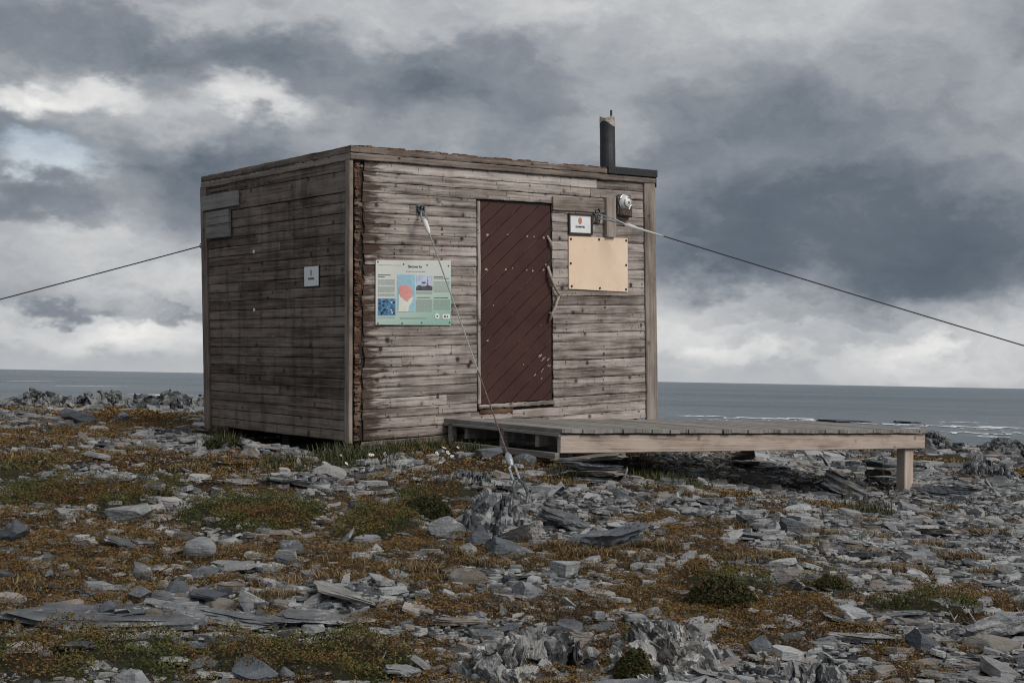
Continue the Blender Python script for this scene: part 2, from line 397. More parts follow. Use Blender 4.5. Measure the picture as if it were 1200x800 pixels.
# ------------------------------------------------------------------ ground
LZ = np.array([-10, 0, 3, 5.8, 11.1, 12.2, 14, 17, 20, 23, 26, 32, 45, 80, 400.])
LH = np.array([1.9, 1.66, 1.60, 1.37, .69, .64, .62, .61, .60, .68, 1.0, 2.6, 6.0, 10.5, 12])
RZ = np.array([-10, 0, 3, 5, 6, 8, 11.7, 14, 18, 22, 25, 32, 45, 80, 400.])
RH = np.array([1.9, 1.66, 1.58, 1.43, 1.34, 1.26, 1.17, 1.14, 1.05, 1.02, 1.3, 3.0, 6.2, 10.5, 12])
def base_h(x, y):
    l = r = 0
    for d in (-.7, -.25, .25, .7):
        l = l+np.interp(y+d, LZ, LH)/4; r = r+np.interp(y+d, RZ, RH)/4
    w = sstep(0, 4.4, x)
    return EYE-(l*(1-w)+r*w)
def hut_in(x, y):
    q = np.stack([x-HO[0], y-HO[1]], -1)
    ca, sa = HU[0, 0], HU[1, 0]; n = math.hypot(ca, sa); ca /= n; sa /= n
    return q[..., 0]*ca+q[..., 1]*sa, -q[..., 0]*sa+q[..., 1]*ca
def gp0(px, py):
    d = ray(px, py); lo, hi = 2.0, 60.0
    ts = np.geomspace(2, 70, 1500); P = CAM[None]+d[None]*ts[:, None]/d[1]
    below = P[:, 2] < base_h(P[:, 0], P[:, 1])
    i = int(np.argmax(below)) if below.any() else 1100
    return P[i]
# plant cover: patches listed by where they lie; turned into ellipses on the ground (centre, radii in metres)
PATCH = [  # px, py, rx, ry, kind
 ('g', 90, 588, 120, 24), ('g', 20, 560, 60, 16), ('g', 175, 575, 40, 12), ('g', 310, 606, 62, 26), ('g', 445, 612, 62, 24), ('g', 500, 582, 46, 16), ('g', 250, 612, 30, 10),
 ('g', 85, 778, 170, 26), ('g', 345, 766, 120, 22), ('g', 850, 690, 52, 18), ('g', 965, 690, 40, 8), ('g', 430, 780, 60, 20), ('g', 745, 768, 28, 20), ('g', 1085, 718, 60, 8),
 ('o', 60, 540, 80, 10), ('o', 40, 512, 70, 6), ('o', 170, 500, 60, 5), ('o', 100, 480, 100, 5), ('o', 200, 492, 40, 5), ('o', 330, 545, 50, 9),
 ('o', 90, 640, 170, 20), ('o', 220, 655, 120, 16), ('o', 60, 672, 110, 9), ('o', 210, 690, 90, 9), ('o', 120, 700, 60, 6), ('o', 330, 640, 50, 10), ('o', 420, 640, 60, 8),
 ('o', 590, 722, 150, 13), ('o', 740, 704, 110, 16), ('o', 880, 716, 160, 20), ('o', 960, 742, 90, 14), ('o', 1020, 705, 60, 8), ('o', 1130, 722, 80, 10), ('o', 470, 742, 80, 9),
 ('o', 1185, 712, 50, 8), ('o', 860, 758, 110, 9), ('o', 1060, 765, 60, 8), ('o', 690, 775, 30, 12), ('o', 860, 577, 60, 6), ('o', 1100, 542, 60, 6), ('o', 1180, 555, 40, 5), ('o', 950, 590, 60, 6),
 ('o', 770, 577, 45, 6), ('o', 640, 565, 30, 6), ('o', 1150, 560, 40, 4), ('g', 1110, 540, 40, 4), ('o', 300, 570, 40, 5),
 ('r', 420, 540, 70, 9), ('r', 345, 548, 40, 5), ('r', 262, 516, 26, 7), ('r', 490, 520, 60, 12), ('r', 780, 550, 55, 12), ('r', 560, 525, 40, 8), ('r', 690, 560, 40, 5), ('r', 960, 560, 40, 5), ('r', 1010, 600, 40, 4),
]
EL = []
for k, px, py, rx, ry in PATCH:
    c = gp0(px, py); n_ = gp0(px, py-ry*.9); s_ = gp0(px, min(py+ry, 840))
    EL.append((k, c[0], c[1], rx*c[1]/F, max(.12, min(1.3, abs(n_[1]-s_[1])/2))))
def veg(x, y):
    """green mat, ochre heath and grass cover (0..1 each)"""
    wx = .35*fbm(x*1.3, y*1.3, 3.3, 4); wy = .35*fbm(x*1.3, y*1.3, 9.1, 4)
    jag = .55*fbm(x*4.5, y*4.5, 1.7, 4)
    out = {'g': np.zeros_like(x), 'o': np.zeros_like(x), 'r': np.zeros_like(x)}
    for k, cx, cy, rx, ry in EL:
        d = np.sqrt(((x+wx*.6-cx)/rx)**2+((y+wy*1.1-cy)/ry)**2)+jag
        out[k] = np.maximum(out[k], sstep(1.15, .75, d))
    # thin natural growth everywhere else
    f2 = fbm(x*.9+4, y*.9, 5.5, 5); out['o'] = np.maximum(out['o'], sstep(.02, .20, f2+.10*sstep(.3, -1.5, x)+.05*sstep(8, 6, y))*.95*sstep(3.2, 1.2, x))
    f3 = fbm(x*1.1+9, y*1.1, 2.2, 5); out['o'] = np.maximum(out['o'], sstep(.20, .32, f3)*.85)
    far = sstep(15, 18, y)*sstep(1.5, -.5, x); out['o'] = np.maximum(out['o'], far*sstep(-.12, .12, f2))
    return out['g'], out['o']*(1-out['g']), out['r']
def ground(x, y, v=None):
    x = np.asarray(x, float); y = np.asarray(y, float)
    if v is None: v = veg(x, y)
    g, o, r = v
    z = base_h(x, y)
    z = z+.07*fbm(x*.55, y*.55, 0, 3)+.05*fbm(x*1.9, y*1.9, 4, 3)*(1-.4*o)
    rough = (1-np.clip(g+o, 0, 1))
    l = fbm(x*2.6, y*5.0, 7, 4)                        # little ledges of slate running across
    z = z+rough*.055*(np.abs(((l*5) % 1)-.5)*1.0-.1)+rough*.018*fbm(x*13, y*17, 2, 3)
    z = z+g*(.045+.085*fbm(x*2.6, y*2.6, 6, 3))+o*(.012+.02*fbm(x*7, y*7, 6, 3))
    u, w = hut_in(x, y)
    inside = sstep(-.55, .02, u)*sstep(HW+.1, HW-.1, u)*sstep(-.10, .08, w)*sstep(HD+.1, HD-.1, w)
    dig = .15*sstep(1.0, 2.2, u)*sstep(6.4, 5.0, u)*sstep(-3.0, -1.9, w)*sstep(.8, .1, w)
    return z-.16*inside-dig
def gp(px, py):
    c = gp0(px, py); z = float(ground(np.array([c[0]]), np.array([c[1]]))[0])
    d = ray(px, py)                                    # refine once along the view ray against the detailed ground
    for _ in range(4):
        y = c[1]; zr = EYE+d[2]/d[1]*y; sl = d[2]/d[1]
        y2 = y+(z-zr)/(sl-.06) if abs(sl-.06) > .02 else y
        y2 = min(max(y2, y*.93), y*1.07)
        c = np.array([d[0]/d[1]*y2, y2, 0]); z = float(ground(np.array([c[0]]), np.array([c[1]]))[0])
    return np.array([c[0], c[1], z])

def np_mesh(name, V, faces_flat, loop_tot, mat, tint=None, smooth=False):
    me = bpy.data.meshes.new(name)
    me.vertices.add(len(V)); me.vertices.foreach_set('co', np.asarray(V, np.float32).ravel())
    me.loops.add(len(faces_flat)); me.loops.foreach_set('vertex_index', np.asarray(faces_flat, np.int32))
    me.polygons.add(len(loop_tot)); ls = np.concatenate([[0], np.cumsum(loop_tot)[:-1]])
    me.polygons.foreach_set('loop_start', ls.astype(np.int32))
    if tint is not None:
        a = me.attributes.new('tint', 'FLOAT_COLOR', 'POINT'); a.data.foreach_set('color', np.asarray(tint, np.float32).ravel())
    me.update(calc_edges=True); me.validate()
    me.polygons.foreach_set('use_smooth', np.full(len(loop_tot), smooth))
    me.materials.append(mat)
    o = bpy.data.objects.new(name, me); COL.objects.link(o)
    return o

# ground sheet
m, t, b = newmat('stony soil')
tr, tg, tb = t.sep(t.attr('tint', 'Color'))
P = t.pos()
n = t.noise(P, 9, 6, .65); n2 = t.noise(P, 60, 4, .65); st = t.noise(t.vmath('MULTIPLY', P, (5, 14, 20)), 1, 6, .65)
vn = t.node('ShaderNodeTexVoronoi', feature='F1'); t.put(vn.inputs['Vector'], t.vmath('MULTIPLY', P, (26, 34, 26))); vn.inputs['Scale'].default_value = 1
gv = t.sep(vn.outputs['Color'])[0]
rk = t.ramp(t.math('ADD', t.math('MULTIPLY', st, .4), t.math('ADD', t.math('MULTIPLY', n, .25), t.math('MULTIPLY', gv, .32))), [(.28, (.010, .010, .010)), (.46, (.034, .034, .035)), (.60, (.085, .088, .093)), (.8, (.18, .185, .19))])  # stone tones, darkened to paint in the shade of crevices between chips
so = t.ramp(t.math('ADD', t.math('MULTIPLY', n, .5), t.math('MULTIPLY', n2, .5)), [(.3, (.012, .009, .007)), (.5, (.032, .022, .014)), (.7, (.075, .048, .026))])
gr = t.ramp(n2, [(.3, (.012, .013, .006)), (.7, (.04, .038, .016))])
c = t.mix(tg, rk, so); c = t.mix(tr, c, gr); c = t.mix(tb, c, gr)
t.put(b.inputs['Base Color'], c); b.inputs['Roughness'].default_value = .9; b.inputs['Specular IOR Level'].default_value = .2
h = t.math('ADD', t.math('MULTIPLY', n2, .5), t.math('ADD', t.math('MULTIPLY', gv, .5), st))
t.put(b.inputs['Normal'], t.bump(h, .9, .03)); M['soil'] = m
tt = np.concatenate([np.linspace(-1.7, -.44, 40)[:-1], np.linspace(-.44, .44, 640), np.linspace(.44, 1.7, 40)[1:]])
yy = np.concatenate([np.linspace(-6, 4.4, 24)[:-1], np.geomspace(4.4, 27, 540), np.geomspace(27, 120, 40)[1:]])
Y, T = np.meshgrid(yy, tt, indexing='ij'); X = T*(np.maximum(Y, 0)+3.0)
VG = veg(X, Y); Z = ground(X, Y, VG)
nr, nc = X.shape; idx = np.arange(nr*nc).reshape(nr, nc)
q = np.stack([idx[:-1, :-1], idx[:-1, 1:], idx[1:, 1:], idx[1:, :-1]], -1).reshape(-1, 4)
tint = np.stack([VG[0].ravel(), VG[1].ravel(), VG[2].ravel(), np.ones(nr*nc)], -1)
go = np_mesh('ground', np.stack([X, Y, Z], -1).reshape(-1, 3), q.ravel(), np.full(len(q), 4), M['soil'], tint, True)
tag(go, kind='structure')

# ------------------------------------------------------------------ sea
SEA = EYE-8.0
m, t, b = newmat('sea water')
P = t.pos()
w1 = t.noise(t.vmath('MULTIPLY', P, (.12, .35, 1)), 1, 6, .65, .4); w2 = t.noise(t.vmath('MULTIPLY', P, (.012, .05, 1)), 1, 5, .6); w3 = t.noise(t.vmath('MULTIPLY', P, (.0012, .008, 1)), 1, 4, .6)
c = t.mix(t.maprange(w2, .35, .65), (.100, .140, .178), (.150, .190, .225)); c = t.mix(t.maprange(w3, .4, .62, 0, .6), c, (.22, .26, .29))
fo = t.maprange(t.noise(t.vmath('MULTIPLY', P, (.02, .16, 1)), 1, 7, .72, .3), .70, .74, 0, .8)
fo = t.math('MULTIPLY', fo, t.maprange(t.sep(P)[1], 120, 420, 1, .0, 'LINEAR')); c = t.mix(fo, c, (.6, .62, .63))
t.put(b.inputs['Base Color'], c); b.inputs['Roughness'].default_value = .32; b.inputs['IOR'].default_value = 1.33
t.put(b.inputs['Normal'], t.bump(t.math('ADD', w1, t.math('MULTIPLY', w2, 1.6)), 1.0, 5.0)); M['sea'] = m
sea = MB(); ys = [30, 60, 120, 250, 600, 2000, 8000, 40000]
for y0, y1 in zip(ys[:-1], ys[1:]):
    W0, W1 = y0*2+200, y1*2+200
    sea.add([(-W0, y0, SEA), (W0, y0, SEA), (W1, y1, SEA), (-W1, y1, SEA)], [(0, 1, 2, 3)])
tag(sea.build('sea', M['sea']), kind='structure')
# breaking surf
M['foam'] = simple('foam', (.66, .68, .69), .8, 0, .2, .5)
fm = MB()
def sea_pt(px, py):
    d = ray(px, py); s = (SEA-EYE)/d[2]; return CAM+d*s
def foam(px0, px1, py0, py1, th):
    n = 46
    top = []; bot = []
    for i in range(n+1):
        s = i/n; p = sea_pt(px0+(px1-px0)*s, py0+(py1-py0)*s)
        k = max(0.0, math.sin(math.pi*s)**.4*(.55+.9*float(perlin(s*9+px0, py0, 1.1)))) * th*p[1]**2/(8*F)
        off = 6*float(perlin(s*5, px0, 2.2))
        top.append((p[0], p[1]+off+k/2, SEA+.10)); bot.append((p[0], p[1]+off-k/2, SEA+.10))
    for i in range(n): fm.add([bot[i], bot[i+1], top[i+1], top[i]], [(0, 1, 2, 3)])
for a in [(862, 955, 489.5, 491, 2.2), (930, 1010, 492.5, 494.5, 1.6), (1085, 1205, 499, 502, 2.4), (1000, 1100, 496, 498.5, 1.6), (1100, 1190, 507, 509, 1.6), (790, 850, 487, 488.5, 1.5), (1090, 1160, 494, 496, 1.0), (60, 150, 452, 453, .9), (0, 70, 446, 447, .7), (150, 235, 462, 464, 1.2)]:
    foam(*a)
for _ in range(34):
    px = random.uniform(1040, 1215) if _ % 3 else random.uniform(780, 1040); py = 486+(px-780)*.036+abs(random.gauss(0, 7)); l_ = random.uniform(8, 46); foam(px, px+l_, py, py+l_*.02, random.uniform(.4, 1.3))
tag(fm.build('sea_foam', M['foam']), 'white surf breaking in thin broken lines on the grey sea', 'surf', kind='stuff')

# ------------------------------------------------------------------ sky, sun
world = bpy.data.worlds.new('World'); scene.world = world; world.use_nodes = True
t = NT(world.node_tree); t.n.clear()
SUN_AZ, SUN_EL = R_(128), R_(38)          # azimuth from north (+Y) clockwise
sky = t.node('ShaderNodeTexSky'); sky.sky_type = 'NISHITA'; sky.sun_disc = False
sky.sun_elevation = SUN_EL; sky.sun_rotation = SUN_AZ; sky.altitude = 10; sky.dust_density = 1.5
D = t.vmath('NORMALIZE', t.node('ShaderNodeTexCoord').outputs['Generated'])
wa = t.vmath('SUBTRACT', t.noise(t.vmath('MULTIPLY', D, (1, 1, 2.0)), 9, 5, .6, 0, True), (.5, .5, .5))
wb = t.vmath('SUBTRACT', t.noise(t.vmath('MULTIPLY', D, (1, 1, 1.6)), 34, 5, .62, 0, True), (.5, .5, .5))
DW = t.vmath('ADD', D, t.vmath('ADD', t.vmath('MULTIPLY', wa, (.11, .11, .085)), t.vmath('MULTIPLY', wb, (.028, .028, .024))))
B = t.noise(t.vmath('MULTIPLY', D, (1, 1, 1.7)), 6, 6, .55, .2)
B2 = t.noise(t.vmath('MULTIPLY', DW, (1, 1, 1.5)), 15, 5, .5, .1)
val = t.math('ADD', .515, t.math('ADD', t.math('MULTIPLY', t.math('SUBTRACT', B, .5), .42), t.math('MULTIPLY', t.math('SUBTRACT', B2, .5), .34)))
BL = [(420, 85, 280, 50, -.17), (170, 42, 230, 34, -.13), (250, 215, 120, 80, -.24), (30, 165, 80, 30, -.17), (50, 238, 80, 26, -.18), (560, 130, 160, 60, -.08),
      (900, 170, 300, 70, -.13), (1010, 272, 320, 84, -.24), (1160, 300, 160, 70, -.12), (860, 285, 140, 66, -.10), (700, 250, 120, 40, -.05),
      (880, 0, 280, 80, .16), (560, 10, 240, 40, .12), (200, 2, 160, 22, .08), (110, 100, 62, 26, .32), (40, 118, 50, 22, .34), (300, 118, 66, 26, .36), (205, 140, 80, 30, .16), (65, 190, 56, 26, .28),
      (690, 165, 90, 45, .13), (90, 300, 200, 46, .12), (60, 385, 150, 30, .24), (165, 398, 110, 26, .22), (200, 335, 90, 30, .10), (60, 357, 60, 10, -.22), (190, 372, 60, 8, -.14),
      (980, 398, 360, 50, .20), (1050, 418, 90, 20, .20), (1115, 434, 90, 14, .20), (870, 412, 90, 16, .16), (810, 365, 90, 45, .14), (950, 372, 160, 10, -.08), (150, 422, 280, 12, .06)]
B3 = t.noise(t.vmath('MULTIPLY', DW, (1, 1, 1.3)), 48, 5, .58, .2)
val = t.math('ADD', val, t.math('MULTIPLY', t.math('SUBTRACT', B3, .5), .13))
for px, py, rx, ry, amp in BL:
    d = ray(px, py); d = d/np.linalg.norm(d)
    q_ = t.vmath('MULTIPLY', t.vmath('SUBTRACT', DW, tuple(d)), (F/rx, F/rx, F/ry))
    val = t.math('ADD', val, t.maprange(t.vmath('LENGTH', q_), .35, 1.25, amp, 0))
dz = t.sep(D)[2]; dy = t.sep(D)[1]; dx = t.sep(D)[0]
# thinner, brighter cloud higher up and around the sun (behind and right of the eye)
val = t.math('ADD', val, t.maprange(dz, .22, .6, 0, .10))
sund = (math.sin(SUN_AZ)*math.cos(SUN_EL), math.cos(SUN_AZ)*math.cos(SUN_EL), math.sin(SUN_EL))
val = t.math('ADD', val, t.maprange(t.vmath('DOT_PRODUCT', D, sund), .2, 1, 0, .12))
# even grey-blue air just above the horizon
hz = t.maprange(dz, .0, .030, .80, 0)
val = t.math('ADD', t.math('MULTIPLY', val, t.math('SUBTRACT', 1, hz)), t.math('MULTIPLY', hz, .69))
cl = t.ramp(val, [(.0, (.074, .097, .125)), (.22, (.110, .134, .165)), (.42, (.212, .234, .265)), (.62, (.36, .376, .396)), (.80, (.54, .547, .55)), (1.0, (.74, .73, .71))])
cl = t.vmath('MULTIPLY', cl, (10, 10, 10))
d = ray(66, 188); d = d/np.linalg.norm(d)
gap = t.maprange(t.vmath('LENGTH', t.vmath('MULTIPLY', t.vmath('SUBTRACT', DW, tuple(d)), (F/70, F/70, F/32))), .4, 1.1, .35, 0)
mx = t.mix(gap, cl, sky.outputs[0])
bg = t.node('ShaderNodeBackground'); t.put(bg.inputs[0], mx); bg.inputs[1].default_value = .1
ow = t.node('ShaderNodeOutputWorld'); t.l.new(bg.outputs[0], ow.inputs[0])
sl = bpy.data.lights.new('sun', 'SUN'); sl.energy = 1.9; sl.angle = R_(28); sl.color = (1, .95, .88)
so_ = bpy.data.objects.new('sun', sl); COL.objects.link(so_)
so_.rotation_euler = Vector(sund).to_track_quat('Z', 'Y').to_euler(); so_.location = (10, -10, 20)
#PART2
# ================================================================== THE HUT
hr = root('wooden_hut', hut(HW/2, 0, HD/2), 'small weathered timber hut with flat roof and brown door on the stony headland', 'hut')
NR = 27; RH_ = 2.49/NR
# front wall of horizontal boards
mb = MB()
box(mb, (.03, .002, .0), (HW-.03, .04, 2.52), hutp, .1)
fw_ = MB()
def frow(u0, u1, k, **kw):
    v0 = k*RH_
    plank(fw_, (u0, 0, v0), (1, 0, 0), (0, 0, 1), (0, -1, 0), u1-u0, RH_-random.uniform(.0, .0035), .016, hutp, jit=.0022, seg=.07, ch=.0025, off=random.uniform(0, .004), tilt=random.uniform(0, .004), bow=random.uniform(-.003, .003), **kw)
for k in range(NR):
    v0 = k*RH_; L0 = .108+random.uniform(-.008, .014)
    if v0+RH_ < .262 or v0 > 2.17:
        js = [L0]+sorted(random.uniform(.7, 3.2) for _ in range(random.choice([1, 1, 2])))+[3.645]
        for a, b_ in zip(js[:-1], js[1:]):
            if b_-a > .25: frow(a, b_-.003, k, raggedL=.02 if a == L0 else .004)
            else: frow(a, b_-.003, k)
    else:
        if random.random() < .5:
            j = random.uniform(.5, 1.1); frow(L0, j, k, raggedL=.025); frow(j+.003, 1.392, k)
        else: frow(L0, 1.392, k, raggedL=.025)
        frow(2.352, 3.645, k, raggedL=.012)
wf = fw_.build('front_wall', M['front'], hr); tag(wf, 'pale weathered front boards with dark knots')
mb2 = MB(); box(mb2, (.03, .0, .0), (.05, HD, 2.52), hutp, .1); box(mb2, (HW-.05, 0, 0), (HW-.03, HD, 2.52), hutp); box(mb2, (.03, HD-.03, 0), (HW-.03, HD-.01, 2.52), hutp)
mb2.v = mb2.v; mb.v, mb.f, mb.bc, mb.c = mb.v, mb.f, mb.bc, mb.c
n0 = len(mb.v); mb.v += mb2.v; mb.f += [tuple(i+n0 for i in f) for f in mb2.f]; mb.bc += mb2.bc; mb.c += mb2.c
mb.build('sheathing', M['backing'], hr)
# rotten end of the boards where the front corner board is gone
rb = MB(); v = 0.005
while v < 2.47:
    h = random.choice([random.uniform(.012, .03), random.uniform(.03, .10)]); dpt = random.uniform(-.004, .011); w_ = random.uniform(.055, .10)
    plank(rb, (.026+random.uniform(0, .012), 0, v), (1, 0, 0), (0, 0, 1), (0, -1, 0), w_, h-.003, max(.004, dpt), hutp, jit=.009, seg=.018, ch=.003, raggedR=.045, raggedL=.012)
    v += h
for _ in range(46):
    v = random.uniform(.05, 2.4); plank(rb, (.03, 0, v), (1, 0, 0), (0, 0, 1), (0, -1, 0), random.uniform(.03, .09), random.uniform(.008, .02), random.uniform(.018, .03), hutp, jit=.004, seg=.02, ch=.002, raggedR=.03)
tag(rb.build('rotten_corner', M['rot'], hr), 'rotten red brown strip beside the corner board')
# side wall (dark)
sw = MB()
for k in range(NR):
    v0 = k*RH_; up = v0 > 2.15
    js = [.045]+sorted(random.uniform(.5, 2.4) for _ in range(random.choice([0, 1, 1])))+[2.735]
    for a, b_ in zip(js[:-1], js[1:]):
        if up and k % 2 == 1 and k < 26: continue
        plank(sw, (0, a, v0), (0, 1, 0), (0, 0, 1), (-1, 0, 0), b_-a-.003, (RH_*2 if up and k < 25 else RH_)-random.uniform(.001, .004), .014, hutp, jit=.0022, off=random.uniform(0, .003)+(.012 if up else 0), tilt=random.uniform(0, .003))
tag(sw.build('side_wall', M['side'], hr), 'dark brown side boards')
bw = MB()
for k in range(NR):
    plank(bw, (.03, HD, k*RH_), (1, 0, 0), (0, 0, 1), (0, 1, 0), HW-.06, RH_-.003, .014, hutp)
bw.build('back_wall', M['side'], hr)
bw = MB()
for k in range(NR):
    plank(bw, (HW, .03, k*RH_), (0, 1, 0), (0, 0, 1), (1, 0, 0), HD-.06, RH_-.003, .014, hutp)
bw.build('far_wall', M['front'], hr)
# corner boards, fascias
c_ = MB(); plank(c_, (-.002, -.032, -.012), (0, 0, 1), (0, 1, 0), (-1, 0, 0), 2.5, .078, .036, hutp, ch=.005, jit=.002); c_.build('corner_board', M['trim'], hr)
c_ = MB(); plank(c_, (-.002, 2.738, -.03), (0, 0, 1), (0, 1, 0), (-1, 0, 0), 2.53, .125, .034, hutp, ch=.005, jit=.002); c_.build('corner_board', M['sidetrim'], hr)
c_ = MB(); plank(c_, (3.65, -.004, -.03), (0, 0, 1), (1, 0, 0), (0, -1, 0), 2.555, .165, .034, hutp, ch=.005, jit=.0015); c_.build('corner_board', M['trim'], hr)
c_ = MB()
for k in range(2): plank(c_, (-.004, -.035, 2.484+k*.066), (0, 1, 0), (0, 0, 1), (-1, 0, 0), 2.872, .064, .034-.006*k, hutp, jit=.003, ch=.005, seg=.06)
c_.build('fascia', M['fascia'], hr)
c_ = MB(); plank(c_, (-.034, -.005, 2.49), (1, 0, 0), (0, 0, 1), (0, -1, 0), 3.845, .058, .042, hutp, jit=.003, ch=.005, seg=.06)
plank(c_, (-.034, -.005, 2.549), (1, 0, 0), (0, 0, 1), (0, -1, 0), 3.13, .060, .042, hutp, jit=.006, ch=.006, seg=.05)
c_.build('fascia', M['fascia'], hr)
# roof slab and its felt edge
rf = MB(); box(rf, (-.03, -.03, 2.53), (HW+.002, HD+.005, 2.598), hutp, ch=.01); roof = rf.build('roof', M['felt'], hr)
rf = MB(); n = 70
for i in range(n):                               # crumbling upper edge
    u = -.04+3.12*i/n
    if True: box(rf, (u, -.036-random.random()*.012, 2.601), (u+random.uniform(.05, .075), .06, 2.604+random.uniform(.002, .022)), hutp, ch=.002)
rf.build('crumbled_edge', M['rot'], roof)
rf = MB(); box(rf, (3.10, -.066, 2.556), (HW+.006, .3, 2.632), hutp, ch=.006); box(rf, (HW-.002, -.046, 2.45), (HW+.008, -.004, 2.56), hutp, ch=.003); tag(rf.build('felt_cap', M['felt'], roof), 'black felt strip at the right end of the roof')
# chimney
cp = MB(); nn = 20; rad = .082; cu, cw = 3.265, .12
for i in range(nn):
    a0, a1 = 2*math.pi*i/nn, 2*math.pi*(i+1)/nn
    cut0 = 3.115+.04*math.sin(a0*2+1)*.6; cut1 = 3.115+.04*math.sin(a1*2+1)*.6
    P = lambda a, v, r=rad: hut(cu+r*math.cos(a), v, cw+r*math.sin(a))
    cp.add([P(a0, 2.58), P(a1, 2.58), P(a1, 2.86), P(a0, 2.86), P(a0, 2.862, rad*.985), P(a1, 2.862, rad*.985), P(a1, cut1, rad*.985), P(a0, cut0, rad*.985)], [(0, 1, 2, 3), (3, 2, 5, 4), (4, 5, 6, 7)])
chim = cp.build('chimney', M['pipe'], hr, smooth=True)
cp = MB()
for i in range(nn):
    a0, a1 = 2*math.pi*i/nn, 2*math.pi*(i+1)/nn; b0 = 3.095+.03*math.sin(a0*2+1); b1 = 3.095+.03*math.sin(a1*2+1); t0 = 3.165+.012*math.sin(a0*3); t1 = 3.165+.012*math.sin(a1*3)
    P = lambda a, v, r: hut(cu+r*math.cos(a), v, cw+r*math.sin(a))
    cp.add([P(a0, b0, rad*1.005), P(a1, b1, rad*1.005), P(a1, t1, rad*1.005), P(a0, t0, rad*1.005), P(a1, t1, rad*.9), P(a0, t0, rad*.9), P(a1, 2.9, rad*.9), P(a0, 2.9, rad*.9)], [(0, 1, 2, 3), (3, 2, 4, 5), (5, 4, 6, 7)])
cp.build('pipe_collar', M['pipepale'], chim)
cp = MB(); tube(cp, [hut(cu-.005, 3.12, cw-rad*.8), hut(cu-.005, 3.235, cw-rad*.8)], .011); cp.build('bracket_rod', M['pipe'], chim); cp = MB(); tube(cp, [hut(cu+rad*.95, 3.10, cw), hut(cu+rad*.95, 3.185, cw)], .008); cp.build('bracket_rod', M['pipe'], chim)
cp = MB(); box(cp, (cu-.16, cw-.10, 2.596), (cu+.16, cw+.16, 2.612), hutp, ch=.004); cp.build('flashing', M['felt'], chim)
# door of diagonal boards
DU0, DU1, DV0, DV1 = 1.440, 2.338, .258, 2.186
def clip(pts, n, d):
    out = []
    for i in range(len(pts)):
        a, b_ = np.array(pts[i]), np.array(pts[(i+1) % len(pts)]); da, db = a@n-d, b_@n-d
        if da <= 0: out.append(a)
        if da*db < 0: out.append(a+(b_-a)*da/(da-db))
    return out
an = R_(38); dirv = np.array([math.cos(an), math.sin(an)]); nv = np.array([-math.sin(an), math.cos(an)])
dm = MB(); s = -1.8; bw_ = .128
while s < 3:
    pp = [np.array(p) for p in ((DU0, DV0), (DU1, DV0), (DU1, DV1), (DU0, DV1))]
    pp = clip(pp, -nv, -(s+.003)) if True else pp
    pp = clip(pp, nv, s+bw_-.003) if len(pp) > 2 else pp
    if len(pp) > 2:
        ar = abs(sum(pp[i][0]*pp[(i+1) % len(pp)][1]-pp[(i+1) % len(pp)][0]*pp[i][1] for i in range(len(pp))))/2
        if ar > 4e-4:
            rr = random.random(); ss = s
            poly(dm, pp, -.012, .012+random.uniform(-.001, .001), fr, lambda a, b_: (a*dirv[0]+b_*dirv[1]+rr*9, a*nv[0]+b_*nv[1]-ss, rr), ch=.006)
    s += bw_
db = MB(); box(db, (DU0, .004, DV0), (DU1, .018, DV1), hutp); db.build('door_back', M['backing'], hr)
door = dm.build('door', M['door'], hr); tag(door, 'dark red brown door of diagonal boards')
for u, v, sz in [(1.529, 1.877, .03), (1.783, 1.885, .018), (2.03, 1.88, .022), (2.12, 1.875, .018), (2.25, 1.87, .026), (1.517, 1.542, .026), (1.759, 1.545, .022), (1.84, 1.56, .016), (2.02, 1.545, .02), (2.10, 1.54, .02), (2.24, 1.55, .022), (2.27, 1.60, .02), (2.29, 1.86, .02), (1.60, 1.20, .014), (1.53, .86, .02), (2.2, 1.0, .012), (1.97, .62, .012)]:
    n = 7; pts = [(u+sz*math.cos(2*math.pi*i/n)*random.uniform(.25, .8), v+sz*math.sin(2*math.pi*i/n)*random.uniform(.2, .7)) for i in range(n)]
    pm = MB(); poly(pm, pts, .0122, .0138, fr); pm.build('bare_patch', M['drift'], door)
for _ in range(15):                              # scuffed patch low by the latch side
    u = random.gauss(2.22, .05); v = random.gauss(.57, .07); l = random.uniform(.015, .05)
    if u+l*.8 < 2.33: pm = MB(); poly(pm, [(u, v), (u+l*.8, v+l*.62), (u+l*.8-.004, v+l*.62+.007), (u-.003, v+.008)], .0122, .0138+.0003*_, fr); pm.build('scratch', M['drift'], door)
hm = MB()
def hpt(u, v, h): return fr(u, v, h)
tube(hm, [hpt(2.283, 1.585, .03), hpt(2.29, 1.50, .055), hpt(2.335, 1.40, .06), hpt(2.385, 1.33, .06), hpt(2.43, 1.275, .05)], [.013, .017, .015, .013, .009])
tube(hm, [hpt(2.33, 1.395, .0), hpt(2.33, 1.395, .06)], .01)
tag(hm.build('handle', M['drift'], door, smooth=True), 'upper crooked grey driftwood handle'); hm = MB()
tube(hm, [hpt(2.415, 1.30, .05), hpt(2.345, 1.17, .06), hpt(2.315, 1.12, .06), hpt(2.295, 1.04, .035)], [.011, .015, .016, .013])
tube(hm, [hpt(2.31, 1.12, .0), hpt(2.31, 1.12, .06)], .01)
tag(hm.build('handle', M['drift'], door, smooth=True), 'lower crooked grey driftwood handle')
hm = MB(); tube(hm, [hpt(2.285, 1.89, .02), hpt(2.31, 1.83, .04), hpt(2.325, 1.77, .03)], [.01, .014, .008]); hm.build('peg', M['drift'], door, smooth=True)
